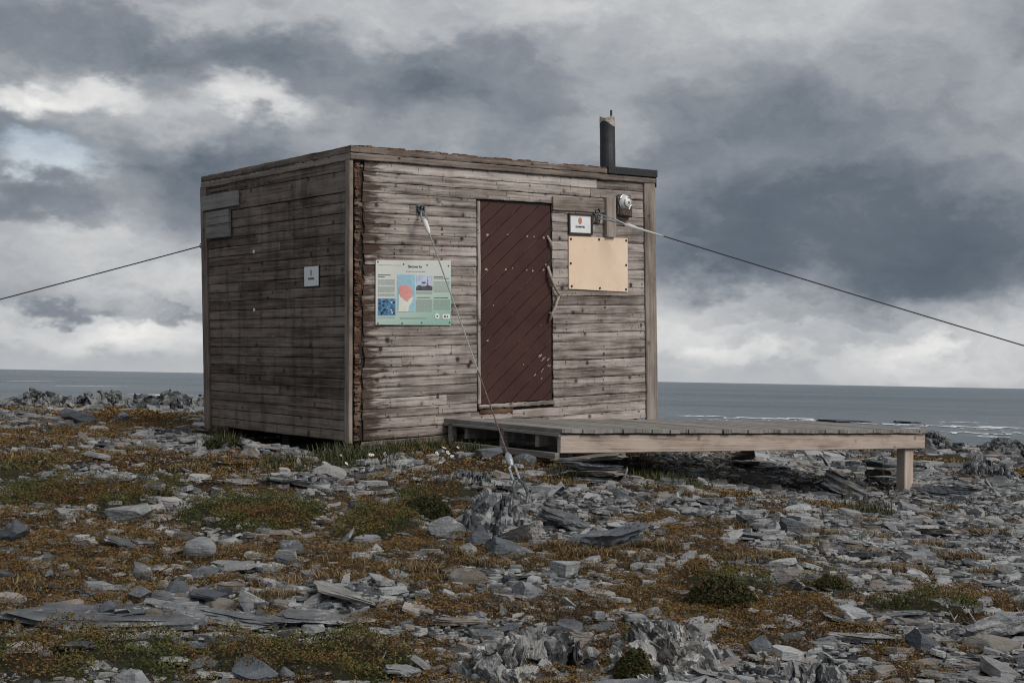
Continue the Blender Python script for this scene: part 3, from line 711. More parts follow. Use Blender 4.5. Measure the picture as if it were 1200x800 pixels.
# frame pieces round the door
c_ = MB(); plank(c_, (1.397, -.004, .262), (0, 0, 1), (1, 0, 0), (0, -1, 0), 1.93, .038, .026, hutp, jit=.003); c_.build('door_trim', M['front'], hr)
c_ = MB(); plank(c_, (1.41, -.004, .212), (1, 0, 0), (0, 0, 1), (0, -1, 0), .95, .04, .030, hutp, jit=.006, seg=.04); c_.build('sill', M['front'], hr)
c_ = MB(); plank(c_, (1.425, -.014, .158), (1, 0, 0), (0, 0, 1), (0, -1, 0), .42, .045, .012, hutp, jit=.009, seg=.03, raggedR=.05); tag(c_.build('rotten_patch', M['rot'], hr), 'rotten reddish patch under the door')
c_ = MB(); plank(c_, (2.352, -.022, 2.148), (1, 0, 0), (0, 0, 1), (0, -1, 0), .71, .135, .020, hutp, jit=.002); tag(c_.build('patch_board', M['trim'], hr), 'smooth grey board nailed above the framed sign')
c_ = MB(); plank(c_, (3.062, -.026, 1.90), (0, 0, 1), (1, 0, 0), (0, -1, 0), .41, .135, .045, hutp, jit=.0015); tag(c_.build('batten', M['trim'], hr), 'short upright batten left of the lamp')
# two loose boards on the side wall
c_ = MB(); plank(c_, (-.036, 2.0, 2.243), (0, 1, 0), (0, .0, 1), (-1, 0, 0), .785, .15, .03, hutp, jit=.002); tag(c_.build('patch_board', M['greyboard'], hr), 'silver grey board across the top of the vent cover')
c_ = MB()
for k in range(2): plank(c_, (-.028, 2.195, 1.945+k*.142), (0, 1, 0), (0, 0, 1), (-1, 0, 0), .50, .138, .03, hutp, jit=.002)
tag(c_.build('vent_cover', M['greyboard'], hr), 'silver grey cover of two short boards')
for w, v in [(1.746, 1.769), (1.75, 1.195)]:
    c_ = MB(); tube(c_, [sd(w, v, .012), sd(w, v, .022)], .018, 10); c_.build('vent_plug', M['spot'], hr)
# beige sheet over the window
c_ = MB(); poly(c_, [(2.562, 1.362), (3.388, 1.334), (3.396, 1.898), (2.564, 1.892)], .018, .034, fr, ch=.003); wp = c_.build('window_cover', M['beige'], hr); tag(wp, 'beige panel screwed over the window')
for u, v in [(2.59, 1.865), (2.98, 1.872), (3.37, 1.872), (2.585, 1.62), (3.365, 1.615), (2.595, 1.39), (2.985, 1.372), (3.36, 1.362)]:
    c_ = MB(); tube(c_, [fr(u, v, .033), fr(u, v, .039)], .0125, 10); c_.build('screw', M['screw'], wp)
# sleepers under the hut
c_ = MB()
for w in (.25, 1.4, 2.55): box(c_, (.12, w-.07, -.13), (HW-.1, w+.07, -.006), hutp, ch=.008)
c_.build('sleeper', M['backing'], hr)
c_ = MB(); plank(c_, (.10, -.01, -.085), (1, 0, 0), (0, 0, 1), (0, -1, 0), 1.7, .075, .01, hutp); c_.build('sill_beam', M['side'], hr)

# ================================================================== SIGNS AND LAMP ON THE WALLS
def text_mesh(mb, s, u, v, size, h, fn, bold=0.0, width=None):
    cu_ = bpy.data.curves.new('t', 'FONT'); cu_.body = s; cu_.size = size; cu_.align_x = 'CENTER'; cu_.align_y = 'CENTER'; cu_.offset = bold
    o = bpy.data.objects.new('t', cu_); COL.objects.link(o)
    dg = bpy.context.evaluated_depsgraph_get(); me = o.evaluated_get(dg).to_mesh()
    vs = [tuple(p.co) for p in me.vertices]; fs = [tuple(p.vertices) for p in me.polygons]
    xs = [p[0] for p in vs]; k = width/(max(xs)-min(xs)) if width else 1
    mb.add([fn(u+p[0]*k, v+p[1], h) for p in vs], fs)
    o.to_mesh_clear(); bpy.data.objects.remove(o); bpy.data.curves.remove(cu_)
def rect(mb, u0, v0, u1, v1, h, fn, th=.0015): poly(mb, [(u0, v0), (u1, v0), (u1, v1), (u0, v1)], h-th, h, fn)
ib = root('information_board', fr(.66, 1.03, .03), 'large pale green printed information board with map and photos on the front wall', 'information board')
SK = lambda u, v, h: fr(u, v+.018*(u-.24)*(1 if v > 1.3 else -1)*.6, h)
c_ = MB(); poly(c_, [(.24, 1.030), (1.078, 1.015), (1.079, 1.622), (.24, 1.608)], .026, .032, fr, lambda u, v: ((u-.24)/.84, (v-1.02)/.6, 0)); c_.build('panel', M['sheet'], ib)
def iu(x): return .24+(x-72)/(800-72)*.838      # zoomed-print coordinates to metres along the board
def iv(y): return 1.612-(y-80)/(712-80)*.592
H1 = .0345
c_ = MB(); text_mesh(c_, 'Slettnes fyr', iu(445), iv(140), .034, H1, fr, .0006, width=iu(515)-iu(375)); text_mesh(c_, 'fyrstasjon og naturreservat ved Ishavet', iu(450), iv(187), .014, H1, fr, width=iu(540)-iu(355))
c_.build('title', M['ink'], ib)
def lines(x0, x1, y0, y1, step=9.5):
    c_ = MB(); y = y0
    while y < y1:
        x = x0
        while x < x1-4:
            w = random.uniform(8, 26); xe = min(x+w, x1); rect(c_, iu(x), iv(y+3.2), iu(xe), iv(y), H1, fr); x = xe+3.5
        y += step
    c_.build('text_block', M['textgrey'], ib)
for a in [(92, 250, 268, 325), (92, 250, 338, 395), (92, 250, 405, 430), (452, 612, 382, 402), (452, 612, 462, 585), (625, 790, 280, 392), (625, 790, 462, 560), (90, 250, 628, 640), (300, 560, 635, 645), (92, 320, 128, 134)]: lines(*a)
c_ = MB()
for x0, x1, y in [(92, 210, 222), (92, 155, 240), (628, 720, 232), (628, 780, 248), (460, 590, 438), (628, 770, 440)]: rect(c_, iu(x0), iv(y+6), iu(x1), iv(y), H1, fr)
c_.build('heading', M['ink'], ib)
c_ = MB(); rect(c_, iu(272), iv(578), iu(440), iv(220), H1, fr); mp = c_.build('map', M['mapblue'], ib)
c_ = MB(); poly(c_, [(iu(x), iv(y)) for x, y in [(286, 560), (290, 480), (285, 400), (320, 440), (365, 470), (405, 440), (425, 440), (410, 490), (385, 520), (375, 578), (280, 578)]], H1, H1+.0015, fr); c_.build('land_area', M['mapland'], mp)
c_ = MB(); poly(c_, [(iu(x), iv(y)) for x, y in [(288, 395), (285, 345), (305, 318), (330, 325), (345, 312), (375, 330), (395, 335), (405, 365), (420, 385), (412, 430), (385, 450), (370, 478), (345, 470), (325, 445), (303, 435)]], H1+.0016, H1+.003, fr); c_.build('red_area', M['mapred'], mp)
c_ = MB(); rect(c_, iu(455), iv(370), iu(613), iv(222), H1, fr); ph = c_.build('lighthouse_photo', M['photosky'], ib)
c_ = MB(); rect(c_, iu(455), iv(370), iu(613), iv(338), H1+.0016, fr); poly(c_, [(iu(x), iv(y)) for x, y in [(458, 338), (470, 322), (490, 318), (505, 330), (545, 328), (560, 318), (613, 330), (613, 338)]], H1, H1+.0016, fr); rect(c_, iu(508), iv(303), iu(545), iv(288), H1+.0016, fr); c_.build('dark_buildings', M['photodark'], ph)
c_ = MB(); rect(c_, iu(561), iv(325), iu(572), iv(296), H1+.003, fr); rect(c_, iu(563), iv(285), iu(570), iv(262), H1+.003, fr); rect(c_, iu(564), iv(250), iu(569), iv(236), H1+.003, fr); c_.build('tower', M['photored'], ph)
c_ = MB(); rect(c_, iu(92), iv(613), iu(256), iv(452), H1, fr); pb = c_.build('seabird_photo', M['photoblue'], ib)
c_ = MB()
for x, y, s in [(145, 480, 12), (105, 498, 11), (140, 518, 11), (240, 490, 11), (150, 560, 14), (130, 590, 16), (240, 590, 9)]:
    poly(c_, [(iu(x-s), iv(y-2)), (iu(x-s*.3), iv(y-s*.8)), (iu(x+s*.5), iv(y-s)), (iu(x+s), iv(y)), (iu(x+s*.4), iv(y+s*.7)), (iu(x-s*.4), iv(y+s))], H1, H1+.002, fr)
c_.build('black_birds', M['bird'], pb)
c_ = MB()
for x, y, s in [(215, 488, 12), (212, 560, 12), (222, 585, 13)]: poly(c_, [(iu(x-s), iv(y-s)), (iu(x-s*.2), iv(y-s*.4)), (iu(x+s), iv(y-s*.2)), (iu(x+s*.3), iv(y+s*.8)), (iu(x-s*.2), iv(y+s*.5))], H1, H1+.002, fr)
c_.build('white_birds', M['white'], pb)
c_ = MB(); n = 18; poly(c_, [(iu(660)+.026*math.cos(6.2832*i/n), iv(625)+.026*math.sin(6.2832*i/n)) for i in range(n)], H1-.001, H1+.001, fr); lg = c_.build('round_logo', M['white'], ib)
c_ = MB(); poly(c_, [(iu(650), iv(618)), (iu(670), iv(618)), (iu(666), iv(630)), (iu(660), iv(638)), (iu(654), iv(630))], H1+.001, H1+.0024, fr); c_.build('logo_mark', M['ink'], lg)
c_ = MB(); poly(c_, [(iu(x), iv(y)) for x, y in [(712, 612), (718, 606), (782, 606), (788, 612), (788, 648), (782, 654), (718, 654), (712, 648)]], H1-.001, H1+.001, fr); lg = c_.build('square_logo', M['white'], ib)
c_ = MB(); poly(c_, [(iu(x), iv(y)) for x, y in [(728, 640), (730, 618), (744, 618), (746, 640)]], H1+.001, H1+.0024, fr); poly(c_, [(iu(x), iv(y)) for x, y in [(752, 638), (760, 616), (770, 638)]], H1+.001, H1+.0024, fr); c_.build('logo_mark', M['ink'], lg)
for x, y in [(92, 100), (333, 118), (562, 122), (775, 125), (92, 688), (320, 690), (508, 688), (785, 690)]:
    c_ = MB(); tube(c_, [fr(iu(x), iv(y), .031), fr(iu(x), iv(y), .037)], .0075, 8); c_.build('screw', M['darksteel'], ib)

def crest(mb, cu2, cv, w, h, hh, fn):
    poly(mb, [(cu2-w/2, cv+h*.28), (cu2-w*.3, cv+h*.36), (cu2-w*.33, cv+h*.5), (cu2-w*.12, cv+h*.40), (cu2, cv+h*.52), (cu2+w*.12, cv+h*.40), (cu2+w*.33, cv+h*.5), (cu2+w*.3, cv+h*.36), (cu2+w/2, cv+h*.28), (cu2+w/2, cv-h*.15), (cu2+w*.28, cv-h*.4), (cu2, cv-h*.5), (cu2-w*.28, cv-h*.4), (cu2-w/2, cv-h*.15)], hh-.002, hh, fn)
fs_ = root('framed_sign', fr(2.727, 1.915, .03), 'small square white sign in a black frame above the beige panel', 'sign')
c_ = MB()
for a in [(2.562, 1.912, 2.890, 1.932), (2.562, 2.108, 2.890, 2.128), (2.562, 1.9325, 2.582, 2.1075), (2.870, 1.9325, 2.890, 2.1075)]: poly(c_, [(a[0], a[1]), (a[2], a[1]), (a[2], a[3]), (a[0], a[3])], .02, .042, fr, ch=.003)
c_.build('frame', M['frame'], fs_)
c_ = MB(); rect(c_, 2.580, 1.930, 2.872, 2.110, .031, fr, .006); c_.build('plate', M['white'], fs_)
c_ = MB(); crest(c_, 2.722, 2.054, .046, .07, .0345, fr); c_.build('emblem', M['crest'], fs_)
c_ = MB(); text_mesh(c_, 'GAMVIK', 2.722, 1.992, .026, .034, fr, .0012, .135); c_.build('lettering', M['ink'], fs_)
ss_ = root('wall_sign', sd(.633, 1.40, .03), 'small upright white sign on the dark side wall', 'sign')
SF = lambda u, v, h: sd(1.266-u, v, h)           # mirrored so that the text reads from outside
c_ = MB(); rect(c_, .508, 1.395, .760, 1.575, .030, SF, .012); c_.build('plate', M['white'], ss_)
c_ = MB(); rect(c_, .500, 1.387, .768, 1.583, .0265, SF, .012); c_.build('backing_board', M['frame'], ss_)
c_ = MB(); crest(c_, .632, 1.517, .036, .056, .0325, SF); c_.build('emblem', M['textgrey'], ss_)
c_ = MB(); text_mesh(c_, 'GAMVIK', .632, 1.462, .026, .032, SF, .0012, .115); c_.build('lettering', M['ink'], ss_)
# bulkhead lamp
lp = root('wall_lamp', fr(3.33, 2.11, .03), 'old round glass bulkhead lamp with rusty brown base beside the batten', 'lamp')
c_ = MB(); poly(c_, [(3.222, 2.135), (3.432, 2.115), (3.435, 2.30), (3.41, 2.345), (3.26, 2.345), (3.224, 2.31)], .02, .075, fr, ch=.012); c_.build('housing', M['darksteel'], lp)
c_ = MB(); poly(c_, [(3.235, 2.128), (3.40, 2.110), (3.41, 2.20), (3.235, 2.205)], .03, .105, fr, ch=.02); tag(c_.build('base', M['rust'], lp), 'rusty brown lamp base')
c_ = MB(); cu_, cv_ = 3.315, 2.262; nn = 20; prof = [(.0, .142), (.03, .138), (.058, .12), (.076, .092), (.08, .07)]; vs = []
for r, h in prof:
    for i in range(nn): a = 6.2832*i/nn; vs.append(fr(cu_+(r if r else .001)*math.cos(a), cv_+(r if r else .001)*math.sin(a), h))
c_.add(vs, [(k*nn+i, k*nn+(i+1) % nn, (k+1)*nn+(i+1) % nn, (k+1)*nn+i) for k in range(4) for i in range(nn)]+[tuple(range(nn))]); c_.build('lens', M['porcelain'], lp, smooth=True)
c_ = MB()
for rr_ in (.083, .05): tube(c_, [fr(cu_+rr_*math.cos(6.2832*i/24), cv_+rr_*math.sin(6.2832*i/24), .13 if rr_ < .06 else .085) for i in range(25)], .006, 6, False)
for k in range(3): a = math.pi*k/3+.5; tube(c_, [fr(cu_+.082*math.cos(a), cv_+.082*math.sin(a), .085), fr(cu_, cv_, .15), fr(cu_-.082*math.cos(a), cv_-.082*math.sin(a), .085)], .005, 6)
c_.build('guard', M['steel'], lp)

# ================================================================== DECK
A = np.array([-.63203, 12.13248, -.3818+EYE]); FLc = np.array([.42025, 10.84869, -.41255+EYE]); FRc = np.array([4.5669, 14.24338, -.47415+EYE]); BRc = np.array([3.5146, 15.52717, -.430+EYE])
LX = np.linalg.norm((FRc-FLc)[:2]); LY = np.linalg.norm((FLc-A)[:2])
def dk(a, b_, h):        # a along the wall, b from the wall outwards (metres), h up
    s, t_ = a/LX, b_/LY
    p = A*(1-s)*(1-t_)+BRc*s*(1-t_)+FLc*(1-s)*t_+FRc*s*t_
    return p+np.array([0, 0, h])
dkp = lambda p: dk(*p)
dr = root('wooden_deck', dk(LX/2, LY/2, -.5), 'low grey timber deck on one post and stone piles along the hut front', 'deck')
dm = MB(); a = 0.0
while a < LX-.02:
    w = min(.118, LX-a); over = random.uniform(.010, .034)
    plank(dm, (a, .025, -.034), (0, 1, 0), (1, 0, 0), (0, 0, 1), LY-.025+over, w-.005, .034, dkp, jit=.0015, seg=.2, ch=.004, off=random.uniform(-.003, .003))
    a += w
dm.build('decking', M['deck'], dr)
bm_ = MB(); plank(bm_, (.012, LY-.05, -.205), (1, 0, 0), (0, 0, 1), (0, 1, 0), LX-.03, .155, .04, dkp, jit=.001, seg=.3, ch=.006); tag(bm_.build('beam', M['beam'], dr), 'pale newer front beam')
bm_ = MB(); plank(bm_, (LX-.045, .06, -.20), (0, 1, 0), (0, 0, 1), (1, 0, 0), LY-.14, .15, .04, dkp, jit=.001, seg=.3, ch=.006); bm_.build('beam', M['deck'], dr)
for bb in (.30, .85, 1.3):
    bm_ = MB(); plank(bm_, (.03, bb, -.17), (1, 0, 0), (0, 0, 1), (0, 1, 0), LX-.1, .125, .045, dkp, jit=.001, seg=.3); bm_.build('joist', M['deck'], dr)
bm_ = MB(); plank(bm_, (.02, .02, -.035-.03), (0, 1, 0), (0, 0, 1), (-1, 0, 0), LY-.03, .03, .03, dkp, jit=.001, seg=.2); bm_.build('edge_board', M['deck'], dr)
bm_ = MB(); plank(bm_, (.0, .25, -.255), (0, 1, 0), (0, 0, 1), (-1, 0, 0), LY-.26, .055, .05, dkp, jit=.002, seg=.2); tag(bm_.build('lower_rail', M['deck'], dr), 'low grey rail under the left end')
for bb in (.10, .86):
    bm_ = MB(); box(bm_, (-.01, bb, -.255), (.05, bb+.055, -.036), dkp, ch=.004); bm_.build('short_post', M['deck'], dr)
PX = LX-.30
gz = float(ground(np.array([dk(PX, LY-.13, 0)[0]]), np.array([dk(PX, LY-.13, 0)[1]]))[0])
ph_ = dk(PX, LY-.13, 0)[2]-gz
bm_ = MB(); plank(bm_, (PX-.02, LY-.16, -ph_-.12), (0, 0, 1), (1, 0, 0), (0, 1, 0), ph_+.12-.19, .16, .105, dkp, jit=.001, seg=.15, ch=.006); tag(bm_.build('post', M['beam'], dr), 'pale square corner post')

# ================================================================== GUY WIRES
def sagline(a, b_, sag, n=40):
    a, b_ = np.array(a), np.array(b_); return [a+(b_-a)*s-np.array([0, 0, sag*4*s*(1-s)]) for s in np.linspace(0, 1, n+1)]
def ring(mb, c, ax1, ax2, r, th, n=16):
    c, ax1, ax2 = map(np.array, (c, ax1, ax2)); tube(mb, [c+(ax1*math.cos(6.2832*i/n)+ax2*math.sin(6.2832*i/n))*r for i in range(n+1)], th, 6, False)
hookp = fr(.736, 2.08, .03); anch = gp(613, 588)+np.array([0, 0, .05])
dv = (anch-hookp); Lg = np.linalg.norm(dv); dv /= Lg; sidev = np.cross(dv, (0, 1, 0)); sidev /= np.linalg.norm(sidev)
gw = root('guy_wire', anch, 'pale guy wire from the front wall down past the door to the anchored crag', 'guy wire')
c_ = MB(); ring(c_, fr(.736, 2.085, .035), HU@np.array([1, 0, 0]), HU@np.array([0, 0, 1]), .035, .008); tube(c_, [fr(.736, 2.10, -.01), fr(.736, 2.10, .05)], .012); box(c_, (.69, -.025, 2.03), (.79, -.018, 2.13), hutp); c_.build('eye_bolt', M['darksteel'], gw)
t1 = hookp+dv*.16; t2 = hookp+dv*.36
c_ = MB()
for s in (-1, 1): tube(c_, [hookp+dv*.03+sidev*.004*s, hookp+dv*.10+sidev*.022*s, t1+dv*.01+sidev*.022*s], .008)
tube(c_, [t1-sidev*.035, t1+sidev*.035], .013); c_.build('shackle', M['steel'], gw)
c_ = MB(); tube(c_, [t1, t1+dv*.03, t1+dv*.07, t1+dv*.13, t1+dv*.17, t2+dv*.02], [.014, .024, .023, .022, .018, .009], 10); c_.build('cable_socket', M['porcelain'], gw)
e1 = anch-dv*.44
c_ = MB(); tube(c_, [t2, hookp+dv*(Lg*.62)], .0065, 6); c_.build('cable', M['cablepale'], gw)
c_ = MB(); tube(c_, [hookp+dv*(Lg*.62), e1], .0065, 6); tag(c_.build('cable', M['rustwire'], gw), 'rust stained lower end of the wire')
c_ = MB(); tube(c_, [e1-dv*0.021, e1+dv*0.014, e1+dv*0.070, e1+dv*0.119], [.012, .026, .026, .016], 10); c_.build('end_socket', M['steel'], gw)
c_ = MB()
for s in (-1, 1): tube(c_, [e1+dv*0.105+sidev*.0, e1+dv*0.126+sidev*.022*s, e1+dv*0.252+sidev*.022*s, e1+dv*0.273], .009)
c_.build('turnbuckle', M['steel'], gw)
c_ = MB()
for s in (-1, 1): tube(c_, [e1+dv*0.259+sidev*.012*s, e1+dv*0.315+sidev*.04*s, anch-dv*.02+sidev*.045*s, anch+dv*.06+sidev*.01*s], .013)
c_.build('anchor_shackle', M['darksteel'], gw)
ra = fr(2.956, 2.098, .05); rb_ = np.array([10.2, 11.2, 0]); rb_[2] = float(ground(rb_[:1], rb_[1:2])[0])+.05
# keep the wire in the plane through the eye that the photograph shows: the far end lies where that plane meets the ground
d1 = ray(697, 254); d2 = ray(1200, 402); nrm = np.cross(d1, d2)
rb_[0] = -(nrm[1]*rb_[1]+nrm[2]*(rb_[2]-EYE))/nrm[0]
gw = root('guy_wire', rb_, 'dark guy wire sloping from the front wall down to the right over the sea', 'guy wire')
dr_ = rb_-ra; Lr = np.linalg.norm(dr_); dr_ /= Lr
c_ = MB(); tube(c_, [ra-HU@np.array([0, -.05, 0])+np.array([0, 0, .0]), ra], .012); ring(c_, ra, HU@np.array([1, 0, 0]), HU@np.array([0, 0, 1]), .035, .008); ring(c_, ra+HU@np.array([.0, 0, .06]), HU@np.array([1, 0, 0]), HU@np.array([0, 0, 1]), .03, .007)
for k in range(3): tube(c_, [fr(2.90+.035*k, 2.17-.02*k, .035), fr(2.93+.03*k, 2.10, .05), fr(2.92+.03*k, 2.03, .035)], .006)
c_.build('eye_bolt', M['darksteel'], gw)
o1 = HU@np.array([0, -.05, 0])
s0 = ra+dr_*.30+o1*.3
c_ = MB(); tube(c_, [ra, s0], .008); tube(c_, [ra+np.array([0, 0, .03]), ra+dr_*.15+o1*.9+np.array([0, 0, .02]), s0], .006); c_.build('shackle', M['steel'], gw)
c_ = MB(); tube(c_, [s0-dr_*.02, s0+dr_*.02, s0+dr_*.07, s0+dr_*.12, s0+dr_*.30, s0+dr_*.40], [.012, .024, .022, .013, .009, .006], 10); c_.build('cable_socket', M['porcelain'], gw)
c_ = MB(); tube(c_, sagline(s0+dr_*.38, rb_, .03), .0068, 6); c_.build('cable', M['cable'], gw)
la = hut(-.02, 1.89, 2.87); d1 = ray(238, 288); d2 = ray(0, 349); nrm = np.cross(d1, d2)
lb = np.array([-9.2, 11.8, 0.]); lb[2] = float(ground(lb[:1], lb[1:2])[0])+.05; lb[0] = -(nrm[1]*lb[1]+nrm[2]*(lb[2]-EYE))/nrm[0]
gw = root('guy_wire', lb, 'dark guy wire leading left from the back corner of the hut', 'guy wire')
c_ = MB(); ring(c_, la, HU@np.array([1, 0, 0]), HU@np.array([0, 0, 1]), .025, .006); c_.build('eye_bolt', M['darksteel'], gw)
c_ = MB(); tube(c_, sagline(la, lb, .02), .0068, 6); c_.build('cable', M['cable'], gw)
#PART3
# ================================================================== ROCKS
def rock_mesh(name, seed, kind, sub=4):
    rg = np.random.default_rng(seed)
    bm = bmesh.new(); bmesh.ops.create_icosphere(bm, subdivisions=sub, radius=1)
    P = np.array([v.co for v in bm.verts]); Fc = [[v.index for v in f.verts] for f in bm.faces]; bm.free()
    if kind == 'slab':
        k = 9
        for i in range(k):
            a = 2*math.pi*(i+rg.random()*.8)/k; n = np.array([math.cos(a), math.sin(a), rg.normal()*.25]); n /= np.linalg.norm(n); d = rg.uniform(.5, .95)
            P -= np.maximum(0, P@n-d)[:, None]*n
        for s in (1, -1):
            n = np.array([rg.normal()*.16, rg.normal()*.16, s]); n /= np.linalg.norm(n); P -= np.maximum(0, P@n-rg.uniform(.16, .22))[:, None]*n
        zz = P[:, 2]/.2
        lay = perlin(P[:, 0]*.4+seed, P[:, 1]*.4, zz*3.2+seed*3.7)*.14+perlin(P[:, 0]*.3, seed, zz*7.5)*.07
        r = np.linalg.norm(P[:, :2], axis=1)+1e-6
        P[:, :2] += P[:, :2]/r[:, None]*(lay*np.clip(r*1.6, 0, 1))[:, None]
        st = np.floor((perlin(P[:, 0]*1.3+seed, P[:, 1]*1.3, seed*.7)*2.2))*.035; P[:, 2] += st*(P[:, 2] > 0)
        P[:, 2] += .018*perlin(P[:, 0]*6, P[:, 1]*6, seed)
    elif kind == 'block':
        for i in range(11):
            n = rg.normal(size=3); n /= np.linalg.norm(n); d = rg.uniform(.42, .8)
            P -= np.maximum(0, P@n-d)[:, None]*n
        nrm = P/np.linalg.norm(P, axis=1)[:, None]
        q = P@(rg.normal(size=3))
        P += nrm*(.035*perlin(P[:, 0]*2.5+seed, P[:, 1]*2.5, P[:, 2]*2.5)+.022*perlin(P[:, 0]*7+seed, P[:, 1]*7, P[:, 2]*7)+.03*np.floor(2.5*perlin(q*2.2, seed, 1.))*.5)[:, None]
    else:
        for i in range(6):
            n = rg.normal(size=3); n /= np.linalg.norm(n); d = rg.uniform(.62, .85)
            P -= (np.maximum(0, P@n-d)*.8)[:, None]*n
        nrm = P/np.linalg.norm(P, axis=1)[:, None]
        P += nrm*(.10*perlin(P[:, 0]*1.3+seed, P[:, 1]*1.3, P[:, 2]*1.3)+.02*perlin(P[:, 0]*6+seed, P[:, 1]*6, P[:, 2]*6))[:, None]
    lo, hi = P.min(0), P.max(0)
    P[:, 0] = (P[:, 0]-lo[0])/(hi[0]-lo[0])*2-1; P[:, 1] = (P[:, 1]-lo[1])/(hi[1]-lo[1])*2-1
    P[:, 2] = (P[:, 2]-lo[2])/(hi[2]-lo[2])*1.4-.4
    me = bpy.data.meshes.new(name); me.from_pydata(P.tolist(), [], Fc); me.materials.append(M['slate'])
    a = me.attributes.new('tint', 'FLOAT_COLOR', 'POINT'); a.data.foreach_set('color', np.tile([.5, .3, .5, 1.0], len(P)))
    if kind == 'round': me.polygons.foreach_set('use_smooth', [True]*len(me.polygons))
    return me
VAR = {'slab': [rock_mesh('slate_slab', 100+i, 'slab', 4) for i in range(9)], 'block': [rock_mesh('rock_block', 200+i, 'block', 4) for i in range(8)], 'round': [rock_mesh('boulder', 300+i, 'round', 4) for i in range(5)]}
FINE = {'slab': [rock_mesh('slate_slab', 400+i, 'slab', 5) for i in range(4)], 'block': [rock_mesh('rock_block', 500+i, 'block', 5) for i in range(4)], 'round': [rock_mesh('boulder', 600+i, 'round', 5) for i in range(2)]}
def put_rock(name, loc, w, d, h, kind, mat, label, cat='rock', group=None, yaw=None, tilt=(0, 0), fine=False, pick=None):
    lst = (FINE if fine else VAR)[kind]; me = lst[pick % len(lst)] if pick is not None else random.choice(lst)
    o = bpy.data.objects.new(name, me); COL.objects.link(o)
    o.location = loc; o.scale = (w/2, d/2, h/1.0)
    o.rotation_euler = (tilt[0], tilt[1], random.uniform(-.5, .5)+random.choice([0, math.pi]) if yaw is None else yaw)
    if o.material_slots: o.material_slots[0].link = 'OBJECT'; o.material_slots[0].material = M[mat]
    return tag(o, label, cat, group)
def prock(name, px, py, pw, ph, kind, mat, label, dr=.75, tilt=(0, 0), yaw=None, cat='rock', fine=False, sink=.0, pick=None):
    """px, py: where the foot of the rock meets the ground; pw, ph: size seen"""
    p = gp(px, py); s = p[1]/F; w = pw*s; d = max(w*dr, .06); h = max(.025, (ph*s-d*.10))
    loc = Vector((p[0], p[1]+d*.35, p[2]-sink*h))
    return put_rock(name, loc, w, d, h, kind, mat, label, cat, None, yaw if yaw is not None else random.uniform(-.25, .25), tilt, fine, pick)
